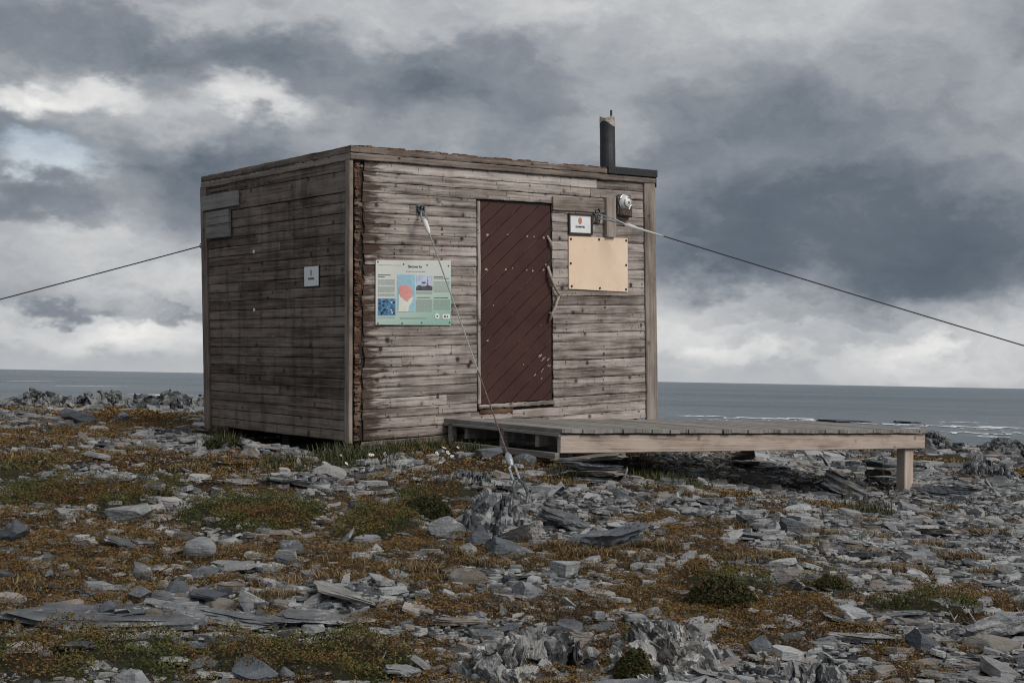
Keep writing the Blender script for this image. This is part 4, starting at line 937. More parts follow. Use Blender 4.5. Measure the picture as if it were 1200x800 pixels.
NAMED = [
 # name, px, py, pw, ph, kind, mat, label, depth ratio, tilt
 ('slate_slab', 716, 643, 98, 34, 'slab', 'darkrock', 'large dark tilted slate slab lying right of the crag in front of the deck', .6, (.30, -.12)),
 ('slate_block', 598, 652, 58, 26, 'block', 'darkrock', 'dark angular block with pale lichen spots at the foot of the crag', .7, (0, 0)),
 ('slate_block', 558, 642, 30, 30, 'block', 'darkrock', 'small upright blue black block left of the crag foot', .8, (0, .2)),
 ('stone', 548, 650, 22, 15, 'block', 'palerock', 'small pale stone before the blue black block', .8, (0, 0)),
 ('slate_block', 523, 630, 44, 26, 'block', 'slate', 'squat grey block between the heather mat and the crag', .7, (0, 0)),
 ('boulder', 548, 687, 48, 23, 'round', 'brownrock', 'rounded brown boulder alone on flat slates before the crag', .8, (0, 0)),
 ('leaning_slab', 622, 632, 58, 38, 'slab', 'palerock', 'pale pointed slab leaning against the right side of the crag', .4, (.7, -.5)),
 ('slate_slab', 662, 622, 70, 26, 'slab', 'slate', 'grey slab resting behind the large dark tilted slab', .6, (.2, .2)),
 ('stone', 590, 708, 32, 16, 'slab', 'warmrock', 'flat pinkish stone left of the pale ledge in the brown heath', .8, (.1, 0)),
 ('rock_ledge', 625, 703, 52, 26, 'block', 'slate', 'pale grey ledge rising out of brown heath before the boulder', .7, (0, 0)),
 ('leaning_slab', 664, 712, 22, 22, 'slab', 'palerock', 'pale narrow slab leaning at the right end of the ledge', .4, (.8, .3)),
 ('slate_slab', 590, 750, 38, 15, 'slab', 'darkrock', 'flat dark slab at the back edge of the white streaked crag', .8, (.1, 0)),
 ('leaning_slab', 640, 768, 48, 40, 'block', 'slate', 'leaning grey block with a dark split at the top of the white streaked crag', .5, (.2, .4)),
 ('slate_slab', 541, 737, 76, 10, 'slab', 'warmrock', 'long thin pale slab lying left of the flat dark slab', .5, (0, .03)),
 ('slate_slab', 455, 748, 60, 12, 'slab', 'slate', 'thin grey slab half sunk in the heath at bottom centre', .6, (0, 0)),
 ('slate_slab', 472, 795, 50, 18, 'slab', 'slate', 'grey slab at the bottom edge left of the white streaked crag', .6, (.1, 0)),
 ('slate_slab', 702, 735, 44, 12, 'slab', 'brownrock', 'brownish slab behind the right part of the white streaked crag', .7, (0, 0)),
 ('boulder', 80, 714, 36, 16, 'round', 'warmrock', 'smooth warm grey boulder touching the long rock ledge on the left', .8, (0, 0)),
 ('boulder', 256, 716, 44, 18, 'round', 'brownrock', 'smooth domed boulder behind the middle of the long rock ledge', .8, (0, 0)),
 ('stone', 98, 700, 36, 13, 'slab', 'darkrock', 'dark flat stone behind the smooth warm grey boulder', .7, (0, 0)),
 ('stone', 13, 704, 30, 12, 'block', 'warmrock', 'pinkish stone by the left edge above the long rock ledge', .7, (0, 0)),
 ('stone', 192, 690, 16, 12, 'round', 'palerock', 'small round pale stone alone left of the domed boulder', .9, (0, 0)),
 ('stone', 267, 638, 26, 13, 'round', 'palerock', 'light grey rounded stone just before the rust coloured mat on the left', .8, (0, 0)),
 ('slate_block', 341, 650, 36, 20, 'block', 'slate', 'angular grey block with a sharp peak before the heather mats', .6, (0, .2)),
 ('slate_slab', 338, 662, 38, 12, 'slab', 'darkrock', 'dark bluish slab at the foot of the sharp peaked block', .6, (0, 0)),
 ('slate_slab', 298, 635, 34, 8, 'slab', 'palerock', 'flat pale slab right of the light rounded stone', .6, (0, 0)),
 ('slate_slab', 97, 642, 40, 14, 'slab', 'palerock', 'pale slab tipped up in ochre heath at far left', .5, (.25, -.3)),
 ('slate_slab', 139, 647, 46, 14, 'slab', 'slate', 'grey slab tipped to the right in ochre heath', .5, (.2, .25)),
 ('slate_slab', 371, 630, 38, 8, 'slab', 'slate', 'thin grey slab at the front edge between two heather mats', .6, (0, 0)),
 ('stone', 337, 793, 22, 20, 'block', 'slate', 'pointed grey stone at the bottom left beside the green mat', .7, (0, 0)),
 ('stone', 160, 762, 30, 12, 'block', 'palerock', 'whitish crumbling stone under the long ledge at bottom left', .7, (0, 0)),
 ('stone', 203, 780, 42, 12, 'slab', 'palerock', 'white broken stone between the two bottom left mats', .7, (0, 0)),
 ('leaning_slab', 178, 584, 28, 18, 'block', 'slate', 'grey block just above the olive mat on the left', .6, (0, 0)),
 ('standing_stone', 966, 645, 13, 18, 'block', 'warmrock', 'small pale upright stone alone in the slate field on the right', .6, (0, .1)),
 ('slate_block', 913, 690, 36, 26, 'block', 'slate', 'grey upright block right of the round green bush', .6, (0, .1)),
 ('leaning_slab', 931, 692, 16, 22, 'slab', 'palerock', 'thin pale slab leaning beside the grey upright block', .4, (.7, .5)),
 ('slate_slab', 1016, 756, 88, 13, 'slab', 'palerock', 'long pale pointed slab lying flat in dark heath at lower right', .5, (.04, .03)),
 ('slate_block', 1088, 766, 46, 30, 'block', 'darkrock', 'big dark angular block right of the long pale slab', .8, (0, 0)),
 ('boulder', 1168, 765, 64, 20, 'round', 'brownrock', 'broad brownish grey boulder at the lower right edge', .8, (0, 0)),
 ('leaning_slab', 1186, 752, 90, 36, 'slab', 'slate', 'striped grey slab sloping up to the right edge behind the brownish boulder', .6, (.1, -.45)),
 ('slate_slab', 1150, 777, 72, 12, 'slab', 'slate', 'grey slab in front of the broad brownish boulder', .6, (0, 0)),
 ('slate_slab', 1137, 788, 44, 9, 'slab', 'warmrock', 'pinkish flat slab at the lower right below the boulder', .6, (0, 0)),
 ('slate_slab', 1120, 797, 80, 12, 'slab', 'slate', 'long grey slab at the bottom right edge of the ground', .5, (0, .04)),
 ('stone', 893, 768, 30, 24, 'block', 'darkrock', 'dark upright stone at the back of the white streaked crag on the right', .6, (0, 0)),
 ('stone', 1102, 674, 24, 9, 'round', 'palerock', 'pale smooth stone in the slates on the right slope', .8, (0, 0)),
 ('stone', 1110, 690, 26, 11, 'block', 'palerock', 'whitish broken stone below the pale smooth one on the right slope', .8, (0, 0)),
 ('stone', 1031, 688, 24, 12, 'round', 'warmrock', 'pinkish rounded stone at the back edge of the right heath', .8, (0, 0)),
 ('stone', 828, 658, 20, 10, 'block', 'palerock', 'white stone behind the round green bush', .8, (0, 0)),
 ('stone', 902, 637, 18, 9, 'block', 'palerock', 'white stone in the middle of the right slate field', .8, (0, 0)),
 ('slate_slab', 838, 676, 22, 12, 'slab', 'palerock', 'light slab sticking out of the back of the green bush', .5, (.4, -.2)),
 ('stone', 1165, 613, 26, 10, 'round', 'palerock', 'light rounded stone near the right edge below the sea', .8, (0, 0)),
 ('slate_slab', 1173, 692, 42, 10, 'slab', 'darkrock', 'dark slab by the right edge above the brown heath', .6, (0, 0)),
 ('slate_block', 87, 497, 40, 22, 'block', 'darkrock', 'dark mound shaped boulder before the left skyline rocks', .8, (0, 0)),
 ('stone', 114, 506, 24, 9, 'round', 'warmrock', 'pale warm stone right of the dark mound shaped boulder', .8, (0, 0)),
 ('leaning_slab', 219, 521, 40, 12, 'slab', 'palerock', 'pale slab tipped up before the dark bush at the hut corner', .5, (.1, -.25)),
 ('boulder', 292, 538, 24, 16, 'block', 'brownrock', 'brown grey boulder in the grass left below the side wall', .8, (0, 0)),
 ('boulder', 361, 526, 22, 16, 'round', 'slate', 'grey boulder tucked under the lower edge of the side wall', .8, (0, 0)),
 ('leaning_slab', 1000, 580, 90, 22, 'slab', 'slate', 'long grey slab sloping down to the right beneath the deck', .4, (.15, .42)),
 ('slate_slab', 1118, 584, 70, 18, 'slab', 'darkrock', 'large dark flat topped slab right of the deck post', .6, (.05, .02)),
 ('slate_slab', 1090, 590, 40, 9, 'slab', 'palerock', 'pale slab before the dark slab right of the deck post', .6, (0, .1)),
 ('slate_block', 889, 567, 42, 18, 'block', 'palerock', 'pale rock before the second stone pile under the deck', .7, (0, 0)),
 ('slate_slab', 838, 571, 54, 12, 'slab', 'palerock', 'flat pale slab before the beam under the middle of the deck', .5, (.1, 0)),
 ('standing_stone', 928, 598, 14, 18, 'block', 'slate', 'thin upright stone in the moss before the long sloping slab', .5, (0, .3)),
 ('slate_slab', 1176, 572, 40, 16, 'block', 'slate', 'grey block near the right edge before the far crags', .6, (0, 0)),
 ('boulder', 614, 546, 30, 16, 'round', 'slate', 'grey boulder behind the wire fastening under the deck edge', .7, (0, 0)),
 ('boulder', 572, 538, 34, 16, 'block', 'darkrock', 'dark bluish rock under the lower rail of the deck', .7, (0, 0)),
 ('slate_slab', 415, 600, 22, 20, 'slab', 'slate', 'narrow grey slab standing between the two heather mats', .4, (.8, .2)),
 ('slate_slab', 130, 572, 60, 16, 'block', 'slate', 'broken grey rock above the olive mat at left', .5, (0, 0)),
 ('slate_slab', 265, 545, 60, 10, 'slab', 'slate', 'flat grey slab below the dark bush at the hut corner', .6, (0, 0)),
 ('slate_slab', 200, 597, 40, 12, 'slab', 'palerock', 'whitish slab right of the olive mat', .6, (.1, -.1)),
 ('slate_block', 385, 560, 40, 18, 'block', 'palerock', 'light lumpy rock below the front corner of the hut', .6, (0, 0)),
 ('slate_block', 150, 612, 60, 22, 'block', 'slate', 'long grey rock along the front edge of the olive mat', .4, (0, 0)),
 ('slate_block', 75, 604, 40, 12, 'slab', 'palerock', 'light slab at the front edge of the olive mat', .6, (.1, 0)),
]
used = []
for i, r in enumerate(NAMED):
    nm, px, py, pw, ph, kd, mt, lb = r[:8]
    o = prock(nm, px, py, pw, ph, kd, mt, lb, r[8], r[9], fine=pw > 40, pick=i); used.append((px, py, pw))
# long bedrock ledge at lower left: three overlapping plates
for k, (px, py, pw, ph, lb) in enumerate([(112, 742, 250, 24, 'long layered rock ledge at lower left with a dark undercut'), (268, 738, 240, 19, 'middle plate of the long rock ledge behind the bottom left mats'), (395, 732, 150, 11, 'thin right hand end plate of the long rock ledge')]):
    p = gp(px, py); s = p[1]/F
    put_rock('rock_ledge', Vector((p[0], p[1]+.22, p[2]+.01)), pw*s, .62, ph*s*.8, 'slab', 'slate', lb, 'rock', None, yaw=-.03+.02*k, tilt=(.06, .02), fine=True, pick=k+1)

# stone piles carrying the deck
def pile(px, py, top_px, w_px, n, where):
    p = gp(px, py); s = p[1]/F; H_ = (py-top_px)*s; z = p[2]-.03; th = (H_+.03)/n
    ws = ['bottom', 'second', 'third', 'fourth', 'fifth', 'top']
    for k in range(n):
        w = w_px*s*random.uniform(.75, 1.1)
        nm = ws[k] if k < n-1 else 'top'
        put_rock('pile_stone', Vector((p[0]+random.uniform(-.05, .05), p[1]+.06+random.uniform(-.04, .04), z+th*.35)), w, w*.75, th*.74, 'slab', random.choice(['slate', 'darkrock', 'slate', 'brownrock']), f'{nm} slate of the stone pile {where}', 'rock', 'slates piled up under the deck', yaw=random.uniform(-.4, .4), tilt=(random.uniform(-.05, .05), random.uniform(-.05, .05)))
        z += th
pile(690, 562, 533, 90, 4, 'at the near left end of the deck')
pile(876, 552, 524, 40, 5, 'under the middle of the deck')
pile(1032, 566, 541, 42, 3, 'just left of the deck corner post')

# crags of upright slate plates: many leaning plates fused into one solid rock
def crag(name, loc, w, d, h, mat, label, seed, strike=0.0, lean=.25, chaos=1.0, chunk=1.0, n=None):
    rg = np.random.default_rng(seed)
    ca, sa = math.cos(strike), math.sin(strike)
    size = max(.5, min(2.2, h/.25)); vs = []; fs = []; tns = []; n = n or int(max(40, min(260, 34*w*d/(size*size*.05))))
    for i in range(n):
        r = math.sqrt(rg.random())*.97; an = rg.uniform(0, 6.283); x0, y0 = r*math.cos(an)*w/2, r*math.sin(an)*d/2
        env = max(.05, 1-r**2.5); lump = float(np.clip(.75+.8*perlin(x0*3.0/size+seed, y0*3.0/size, seed), .3, 1.15))
        top = h*env*lump*rg.uniform(.7, 1.0); L = rg.uniform(.07, .24)*size; Hp = L*rg.uniform(.5, .95); th = min(.8, rg.uniform(.12, .40)*chunk)*L
        src = VAR['slab' if rg.random() < .72 else 'block'][rg.integers(0, 8)]
        P = np.empty(len(src.vertices)*3, np.float32); src.vertices.foreach_get('co', P); P = P.reshape(-1, 3).astype(float); P[:, 2] = (P[:, 2]-.3)/.7
        P = P*np.array([L/2, Hp/2, th/2])                    # plate lying flat, then stood on edge
        ro = rg.uniform(0, 6.283); c_, s_ = math.cos(ro), math.sin(ro); P[:, :2] = P[:, :2]@np.array([[c_, s_], [-s_, c_]])
        ya = strike+rg.normal()*.22*chaos; ln = lean+rg.normal()*.16*chaos; tl = rg.normal()*.15*chaos
        E = Euler((tl, math.pi/2+ln-.0, ya)).to_matrix(); P = P@np.array(E).T
        gb = float(base_h(np.array(loc[0]+x0), np.array(loc[1]+y0))-base_h(np.array(loc[0]), np.array(loc[1])))
        P = P+np.array([x0, y0, gb+top-P[:, 2].max()])
        b0 = len(vs); vs += P.tolist(); fs += [tuple(b0+q for q in p_.vertices) for p_ in src.polygons]; tns += [float(np.clip(rg.normal(.5, .28), -.1, 1.15))]*len(P)
    # solid core below the broken slabs
    src = VAR['round'][0]; P = np.empty(len(src.vertices)*3, np.float32); src.vertices.foreach_get('co', P); P = P.reshape(-1, 3).astype(float)
    P = P*np.array([w*.42, d*.42, h*.42]); P[:, 2] += base_h(loc[0]+P[:, 0], loc[1]+P[:, 1])-float(base_h(np.array(loc[0]), np.array(loc[1])))-.02
    b0 = len(vs); vs += P.tolist(); fs += [tuple(b0+q for q in p_.vertices) for p_ in src.polygons]; tns += [.3]*len(P)
    me = bpy.data.meshes.new(name); me.from_pydata([tuple(map(float, v)) for v in vs], [], fs); me.update()
    bm = bmesh.new(); bm.from_mesh(me); bmesh.ops.recalc_face_normals(bm, faces=bm.faces[:]); bm.to_mesh(me); bm.free()
    o = bpy.data.objects.new(name, me); COL.objects.link(o)
    dg = bpy.context.evaluated_depsgraph_get(); ev = o.evaluated_get(dg); m2 = ev.to_mesh()
    nv = len(m2.vertices); V = np.empty(nv*3, np.float32); m2.vertices.foreach_get('co', V); V = V.reshape(-1, 3).astype(float)
    N_ = np.empty(nv*3, np.float32); m2.vertices.foreach_get('normal', N_); N_ = N_.reshape(-1, 3)
    nl = len(m2.loops); L_ = np.empty(nl, np.int32); m2.loops.foreach_get('vertex_index', L_); T_ = np.empty(len(m2.polygons), np.int32); m2.polygons.foreach_get('loop_total', T_)
    ev.to_mesh_clear(); bpy.data.objects.remove(o)
    aa = V[:, 0]*ca+V[:, 1]*sa-lean*V[:, 2]; cc = -V[:, 0]*sa+V[:, 1]*ca
    q = aa/size
    V = V+N_*(.004*perlin(V[:, 0]*45, V[:, 1]*45, V[:, 2]*45)*size)[:, None]
    pl = hash2(np.floor(q*24+.6*perlin(cc*4, V[:, 2]*4, seed)), seed*.13)
    tn = np.stack([np.array(tns)+.35*(pl-.5), np.full(nv, .3), np.full(nv, .5), np.ones(nv)], -1)
    o = np_mesh(name, V, L_, T_, M[mat], tn); o.location = loc
    return tag(o, label, 'rock outcrop')
def pcrag(px, py, pw, ph, dm, mat, label, seed, Z=None, **kw):
    p = gp(px, py)
    if Z:
        d_ = ray(px, py); xx = d_[0]/d_[1]*Z; p = np.array([xx, Z, float(ground(np.array([xx]), np.array([Z]))[0])])
    s = p[1]/F
    return crag('rock_outcrop', Vector((p[0], p[1]+dm*.35, p[2]-.02)), pw*s, dm, ph*s*1.0, mat, label, seed, **kw)
pcrag(585, 628, 112, 56, .80, 'crag', 'dark crag of upright slate plates where the pale guy wire is anchored', 3, strike=.25, lean=.3)
pcrag(545, 580, 90, 22, .8, 'crag', 'low jagged crag behind the anchored crag towards the deck', 5, strike=.3, lean=.3)
pcrag(615, 806, 260, 52, .8, 'whitecrag', 'white streaked crag at the bottom middle of the foreground', 9, strike=.5, lean=.25, chunk=1.4, chaos=2.2)
pcrag(795, 804, 260, 58, .8, 'whitecrag', 'white streaked crag with dark plates at the bottom right of centre', 12, strike=.35, lean=-.2, chunk=1.4, chaos=2.2)
pcrag(950, 812, 200, 38, .7, 'whitecrag', 'low pale crag running off the bottom edge on the right', 14, strike=.2, lean=.2, chunk=1.4, chaos=2.2)
pcrag(340, 575, 120, 16, .8, 'crag', 'low broken crag on the slope below the side wall', 21, strike=.6, lean=.4)
pcrag(40, 480, 120, 27, 1.6, 'farcrag', 'leftmost crag on the skyline before the sea', 31, strike=.1, lean=.25, chunk=1.9, chaos=2.2, Z=19.5)
pcrag(108, 480, 80, 24, 1.2, 'farcrag', 'small crag on the skyline second from the left edge', 33, strike=.2, lean=.2, chunk=1.9, chaos=2.2, Z=19.5)
pcrag(178, 482, 120, 30, 1.5, 'farcrag', 'broad jagged crag on the skyline left of the hut', 35, strike=.1, lean=.25, chunk=1.9, chaos=2.2, Z=19.5)
pcrag(234, 488, 64, 27, 1.2, 'farcrag', 'pointed crag on the skyline nearest the back corner of the hut', 37, strike=.1, lean=.2, chunk=1.9, chaos=2.2, Z=19.5)
pcrag(100, 498, 50, 10, .8, 'farcrag', 'low rubble ridge before the skyline crags on the left', 38, strike=.4, lean=.2, chunk=1.9, chaos=2.2)
pcrag(1112, 530, 72, 27, 1.3, 'farcrag', 'crag before the sea just right of the deck end', 41, strike=.1, lean=.3, chunk=1.9, chaos=2.2, Z=20)
pcrag(1182, 530, 74, 28, 1.3, 'farcrag', 'crag before the sea at the right edge', 43, strike=.2, lean=.25, chunk=1.9, chaos=2.2, Z=20)
pcrag(1168, 562, 72, 26, 1.1, 'crag', 'dark spiky crag in front of the right edge shore crags', 45, strike=.15, lean=.3)
for px, py, w, lb in [(985, 493.8, 70, 'low dark skerry in the sea beyond the middle of the deck'), (1062, 495.4, 30, 'small dark skerry in the sea towards the right end of the deck')]:
    p = sea_pt(px, py); s = p[1]/F
    put_rock('skerry', Vector((p[0], p[1], SEA-.2)), w*s, 14, .7, 'slab', 'darkrock', lb, 'skerry', None, yaw=.0, fine=True)

# ---- loose stones one can count: the 250 largest, each its own object
def zone(px, py):
    side = 'left of the hut' if px < 260 else ('below the hut walls' if px < 560 and py < 620 else ('in front of the deck' if px < 800 and py < 690 else ('on the right slope' if px >= 800 else 'in the foreground')))
    return side
def to_px(p):
    q = np.array(p)-CAM; zc = q@FW; return 600+F*(q@RT)/zc, 400-F*(q@UP)/zc
cnt = 0; tries = 0; clsname = {'slate': 'blue grey', 'darkrock': 'dark grey', 'palerock': 'pale grey', 'brownrock': 'brownish', 'warmrock': 'pinkish grey'}
while cnt < 250 and tries < 6000:
    tries += 1
    px = random.uniform(-20, 1220); py = 478+ (822-478)*random.random()**.85
    p = gp0(px, py); y = p[1]
    if y > 24: continue
    g, o_, r_ = [float(t_[0]) for t_ in veg(np.array([p[0]]), np.array([p[1]]))]
    if random.random() < max(g*.96, o_*.80, r_*.8): continue
    u_, w_ = hut_in(np.array(p[0]), np.array(p[1]))
    if -.15 < u_ < HW+.1 and -.15 < w_ < HD+.1: continue
    if any(abs(px-a) < b_*.5 and abs(py-8-c_) < 14 for a, c_, b_ in used): continue
    kd = 'slab' if random.random() < .9 else ('block' if random.random() < .75 else 'round'); w = min(.52 if kd == 'slab' else .22, max(.09, random.lognormvariate(math.log(.165 if kd == 'slab' else .12), .42)))
    h = w*random.uniform(.05, .13) if kd == 'slab' else w*random.uniform(.35, .6)
    mt = random.choices(['slate', 'darkrock', 'palerock', 'brownrock', 'warmrock'], [50, 16, 18, 9, 7])[0]
    z = float(ground(np.array([p[0]]), np.array([p[1]]))[0]); zn = zone(px, py)
    shp = {'slab': 'flat', 'block': 'angular', 'round': 'rounded'}[kd]
    nmk = {'slab': 'slate_stone', 'block': 'angular_stone', 'round': 'cobble'}[kd]
    put_rock(nmk, Vector((p[0], p[1], z+h*.12)), w, w*random.uniform(.5, .9), h, kd, mt, f'{shp} {clsname[mt]} stone in the loose rubble {zn}', 'stone', f'{shp} {clsname[mt]} stones {zn}', yaw=random.uniform(0, 6.28) if kd != 'slab' else random.gauss(0, .6), tilt=(random.gauss(.05, .12), random.gauss(0, .12)))
    used.append((px, py, 20)); cnt += 1

# ---- the rest of the rubble: one sheet of slate chips
def shards(npts, ylo, yhi, lmin, lmu, sig, lmax, seed):
    rg = np.random.default_rng(seed)
    y = np.sqrt(rg.uniform(ylo**2, yhi**2, npts)); x = rg.uniform(-1, 1, npts)*(.42*y+.9)
    V_ = veg(x, y); cov = np.maximum(np.maximum(V_[0]*.985, V_[1]*.87), V_[2]*.8)
    keep = rg.random(npts) > cov
    u, w = hut_in(x, y); keep &= ~((u > .1) & (u < HW-.05) & (w > .1) & (w < HD-.05))
    patch = sstep(-.30, .10, fbm(x*1.1+3, y*1.1, 8.8, 4)); keep &= rg.random(npts) < (.55+.45*patch)
    x, y = x[keep], y[keep]; n = len(x); z = ground(x, y)
    L = np.clip(np.exp(rg.normal(math.log(lmu), sig, n)), lmin, lmax); Wd = L*rg.uniform(.32, .75, n); T = np.maximum(.005, L*rg.uniform(.04, .15, n))
    yaw = rg.normal(0, .55, n); K = 6
    ang = (np.arange(K)[None]+rg.uniform(-.38, .38, (n, K)))*2*math.pi/K
    rad = rg.uniform(.72, 1.12, (n, K))
    cx, cy = np.cos(ang)*rad*L[:, None]/2, np.sin(ang)*rad*Wd[:, None]/2
    ins = rg.uniform(.80, .97, (n, K))
    top = T[:, None]*rg.uniform(.75, 1.15, (n, K)); bot = -T[:, None]*.6*np.ones((n, K))
    lx = np.concatenate([cx, cx*ins], 1); ly = np.concatenate([cy, cy*ins], 1); lz = np.concatenate([bot, top], 1)
    tx = rg.normal(.05, .13, n)[:, None]; ty = rg.normal(0, .13, n)[:, None]
    big_tilt = (rg.random(n) < .08)[:, None]; tx = np.where(big_tilt, tx*4, tx); ty = np.where(big_tilt, ty*3.5, ty)
    lz2 = lz+ly*tx+lx*ty
    cs, sn = np.cos(yaw)[:, None], np.sin(yaw)[:, None]
    gx = lx*cs-ly*sn+x[:, None]; gy = lx*sn+ly*cs+y[:, None]; gz = lz2+z[:, None]+(T*rg.uniform(.1, .9, n))[:, None]
    V = np.stack([gx, gy, gz], -1).reshape(-1, 3)
    b0 = (np.arange(n)*2*K)[:, None]; k = np.arange(K)
    sides = np.stack([b0+k, b0+(k+1) % K, b0+K+(k+1) % K, b0+K+k], -1).reshape(n, -1)   # K quads
    cap = b0+K+k
    flat = np.concatenate([sides, cap], 1).ravel(); tot = np.tile([4]*K+[K], n)
    tn = np.stack([np.clip(rg.normal(.48, .30, n), -.1, 1.1), rg.random(n), rg.random(n), np.ones(n)], -1)
    return V, flat, tot, np.repeat(tn, 2*K, 0)
parts = [shards(64000, 4.9, 9.5, .015, .043, .62, .22, 1), shards(58000, 9.5, 16, .025, .056, .58, .26, 2), shards(20000, 16, 26, .06, .13, .5, .42, 3)]
off = 0; Vs, Fs, Ts, Cs = [], [], [], []
for V, f_, t_, c_ in parts: Vs.append(V); Fs.append(f_+off); Ts.append(t_); Cs.append(c_); off += len(V)
so2 = np_mesh('slate_chips', np.concatenate(Vs), np.concatenate(Fs), np.concatenate(Ts), M['slate'], np.concatenate(Cs))
tag(so2, 'small grey slate chips and splinters covering the bare ground', 'rubble', kind='stuff')

# ================================================================== PLANTS
def leaves(npts, ylo, yhi, key, smin, smax, hmax, pal, seed, thin=.0):
    rg = np.random.default_rng(seed)
    y = np.sqrt(rg.uniform(ylo**2, yhi**2, npts)); x = rg.uniform(-1, 1, npts)*(.42*y+.8)
    V_ = veg(x, y); k = {'g': 0, 'o': 1, 'r': 2}[key]; mk = V_[k]
    cl = fbm(x*5, y*5, 11+k, 4)
    keep = rg.random(npts) < mk*np.clip(1-thin*sstep(.0, -.22, cl), 0, 1)
    u, w = hut_in(x, y); keep &= ~((u > .05) & (u < HW) & (w > .02) & (w < HD))
    x, y, mk, cl = x[keep], y[keep], mk[keep], cl[keep]; n = len(x); z = ground(x, y)
    hh = hmax*np.clip(mk, 0, 1)*(.45+.9*sstep(-.25, .3, cl))*np.sqrt(rg.random(n))
    s = rg.uniform(smin, smax, n)*np.where(y > 10, 1.5, 1.0)*np.where(y > 15, 1.5, 1.0)
    nrm = rg.normal(size=(n, 3))*np.array([.8, .8, .5])+np.array([0, -.15, .75]); nrm /= np.linalg.norm(nrm, axis=1)[:, None]
    tdir = np.cross(nrm, rg.normal(size=(n, 3))); tdir /= np.linalg.norm(tdir, axis=1)[:, None]+1e-9; bdir = np.cross(nrm, tdir)
    c = np.stack([x, y, z+hh+.004], -1)
    wd = rg.uniform(.35, .6, n)
    V = np.stack([c-tdir*s[:, None], c+bdir*(s*wd)[:, None], c+tdir*s[:, None], c-bdir*(s*wd)[:, None]], 1).reshape(-1, 3)
    big = fbm(x*1.6+7, y*1.6, 3+k, 4); sel = np.clip((big*1.1+(.43 if key == 'g' else .5))+rg.normal(0, .18, n), 0, .999)*(len(pal)-1)
    P_ = np.array(pal); i0 = np.floor(sel).astype(int); f_ = (sel-i0)[:, None]
    col = P_[i0]*(1-f_)+P_[np.minimum(i0+1, len(pal)-1)]*f_
    col = col*rg.uniform(.68, 1.3, n)[:, None]
    odd = rg.random(n) < .025; col[odd] = np.array([.24, .17, .075])*rg.uniform(.5, 1.2, odd.sum())[:, None]
    col = np.concatenate([col, np.ones((n, 1))], 1)
    return V, np.arange(4*n), np.full(n, 4), np.repeat(col, 4, 0)
def stuff(name, parts, mat, label, cat):
    off = 0; a = [[], [], [], []]
    for V, f_, t_, c_ in parts:
        a[0].append(V); a[1].append(f_+off); a[2].append(t_); a[3].append(c_); off += len(V)
    o = np_mesh(name, *[np.concatenate(q) for q in a[:3]], mat, np.concatenate(a[3])); return tag(o, label, cat, kind='stuff')
PG = [(.034, .050, .014), (.060, .070, .020), (.088, .082, .024), (.118, .074, .024), (.120, .050, .020), (.066, .040, .017)]
PO = [(.044, .025, .011), (.092, .053, .019), (.150, .092, .030), (.185, .120, .040), (.138, .060, .021), (.088, .080, .025)]
stuff('heather_mat', [leaves(490000, 4.9, 9.5, 'g', .005, .010, .075, PG, 21), leaves(230000, 9.5, 17, 'g', .007, .012, .085, PG, 22)], M['leaf'], 'low mats of green and rust leaved heath shrubs between the rocks', 'heath')
stuff('dry_heath', [leaves(660000, 4.9, 9.5, 'o', .0035, .0075, .030, PO, 23, .55), leaves(330000, 9.5, 17, 'o', .005, .009, .035, PO, 24, .5), leaves(150000, 17, 26, 'o', .007, .013, .05, PO, 25, .4)], M['leaf'], 'thin ochre and brown ground heath over dark soil', 'heath')

def blades(x, y, z, length, rg, spread, pal, width=.0025, lean=None):
    n = len(x); a = rg.uniform(0, 6.283, n); out = rg.uniform(.15, 1, n)*spread
    dx, dy = np.cos(a), np.sin(a)
    px_, py_ = -dy*width, dx*width
    rows = []
    for t_, wv in ((0, 1), (.45, .85), (.8, .5), (1, .08)):
        o_ = out*t_**1.7*length; h_ = length*(t_-.42*out*t_**2.2)
        cx = x+dx*o_; cy = y+dy*o_; cz = z+h_
        rows += [np.stack([cx-px_*wv, cy-py_*wv, cz], -1), np.stack([cx+px_*wv, cy+py_*wv, cz], -1)]
    V = np.stack(rows, 1).reshape(-1, 3); b0 = (np.arange(n)*8)[:, None]
    f_ = np.concatenate([b0+np.array([2*i, 2*i+1, 2*i+3, 2*i+2]) for i in range(3)], 1).ravel()
    P_ = np.array(pal); col = P_[rg.integers(0, len(pal), n)]*rg.uniform(.6, 1.4, n)[:, None]; col = np.concatenate([col, np.ones((n, 1))], 1)
    return V, f_, np.full(3*n, 4), np.repeat(col, 8, 0)
def grass_field(npts, ylo, yhi, seed):
    rg = np.random.default_rng(seed)
    y = np.sqrt(rg.uniform(ylo**2, yhi**2, npts)); x = rg.uniform(-.4, .4, npts)*y
    mk = veg(x, y)[2]; keep = rg.random(npts) < mk*(.3+.7*sstep(-.1, .2, fbm(x*4, y*4, 2.2, 3)))
    u, w = hut_in(x, y); keep &= ~((u > -.0) & (u < HW) & (w > -.0) & (w < HD))
    x, y = x[keep], y[keep]; z = ground(x, y)
    ln = rg.uniform(.05, .17, len(x))
    return blades(x, y, z-.01, ln, rg, .9, [(.045, .058, .022), (.06, .065, .028), (.035, .045, .018), (.10, .085, .04)], .0035)
stuff('grass', [grass_field(120000, 9.5, 14, 31)], M['grass'], 'short green grass growing along the foot of the hut and deck', 'grass')
TU = []
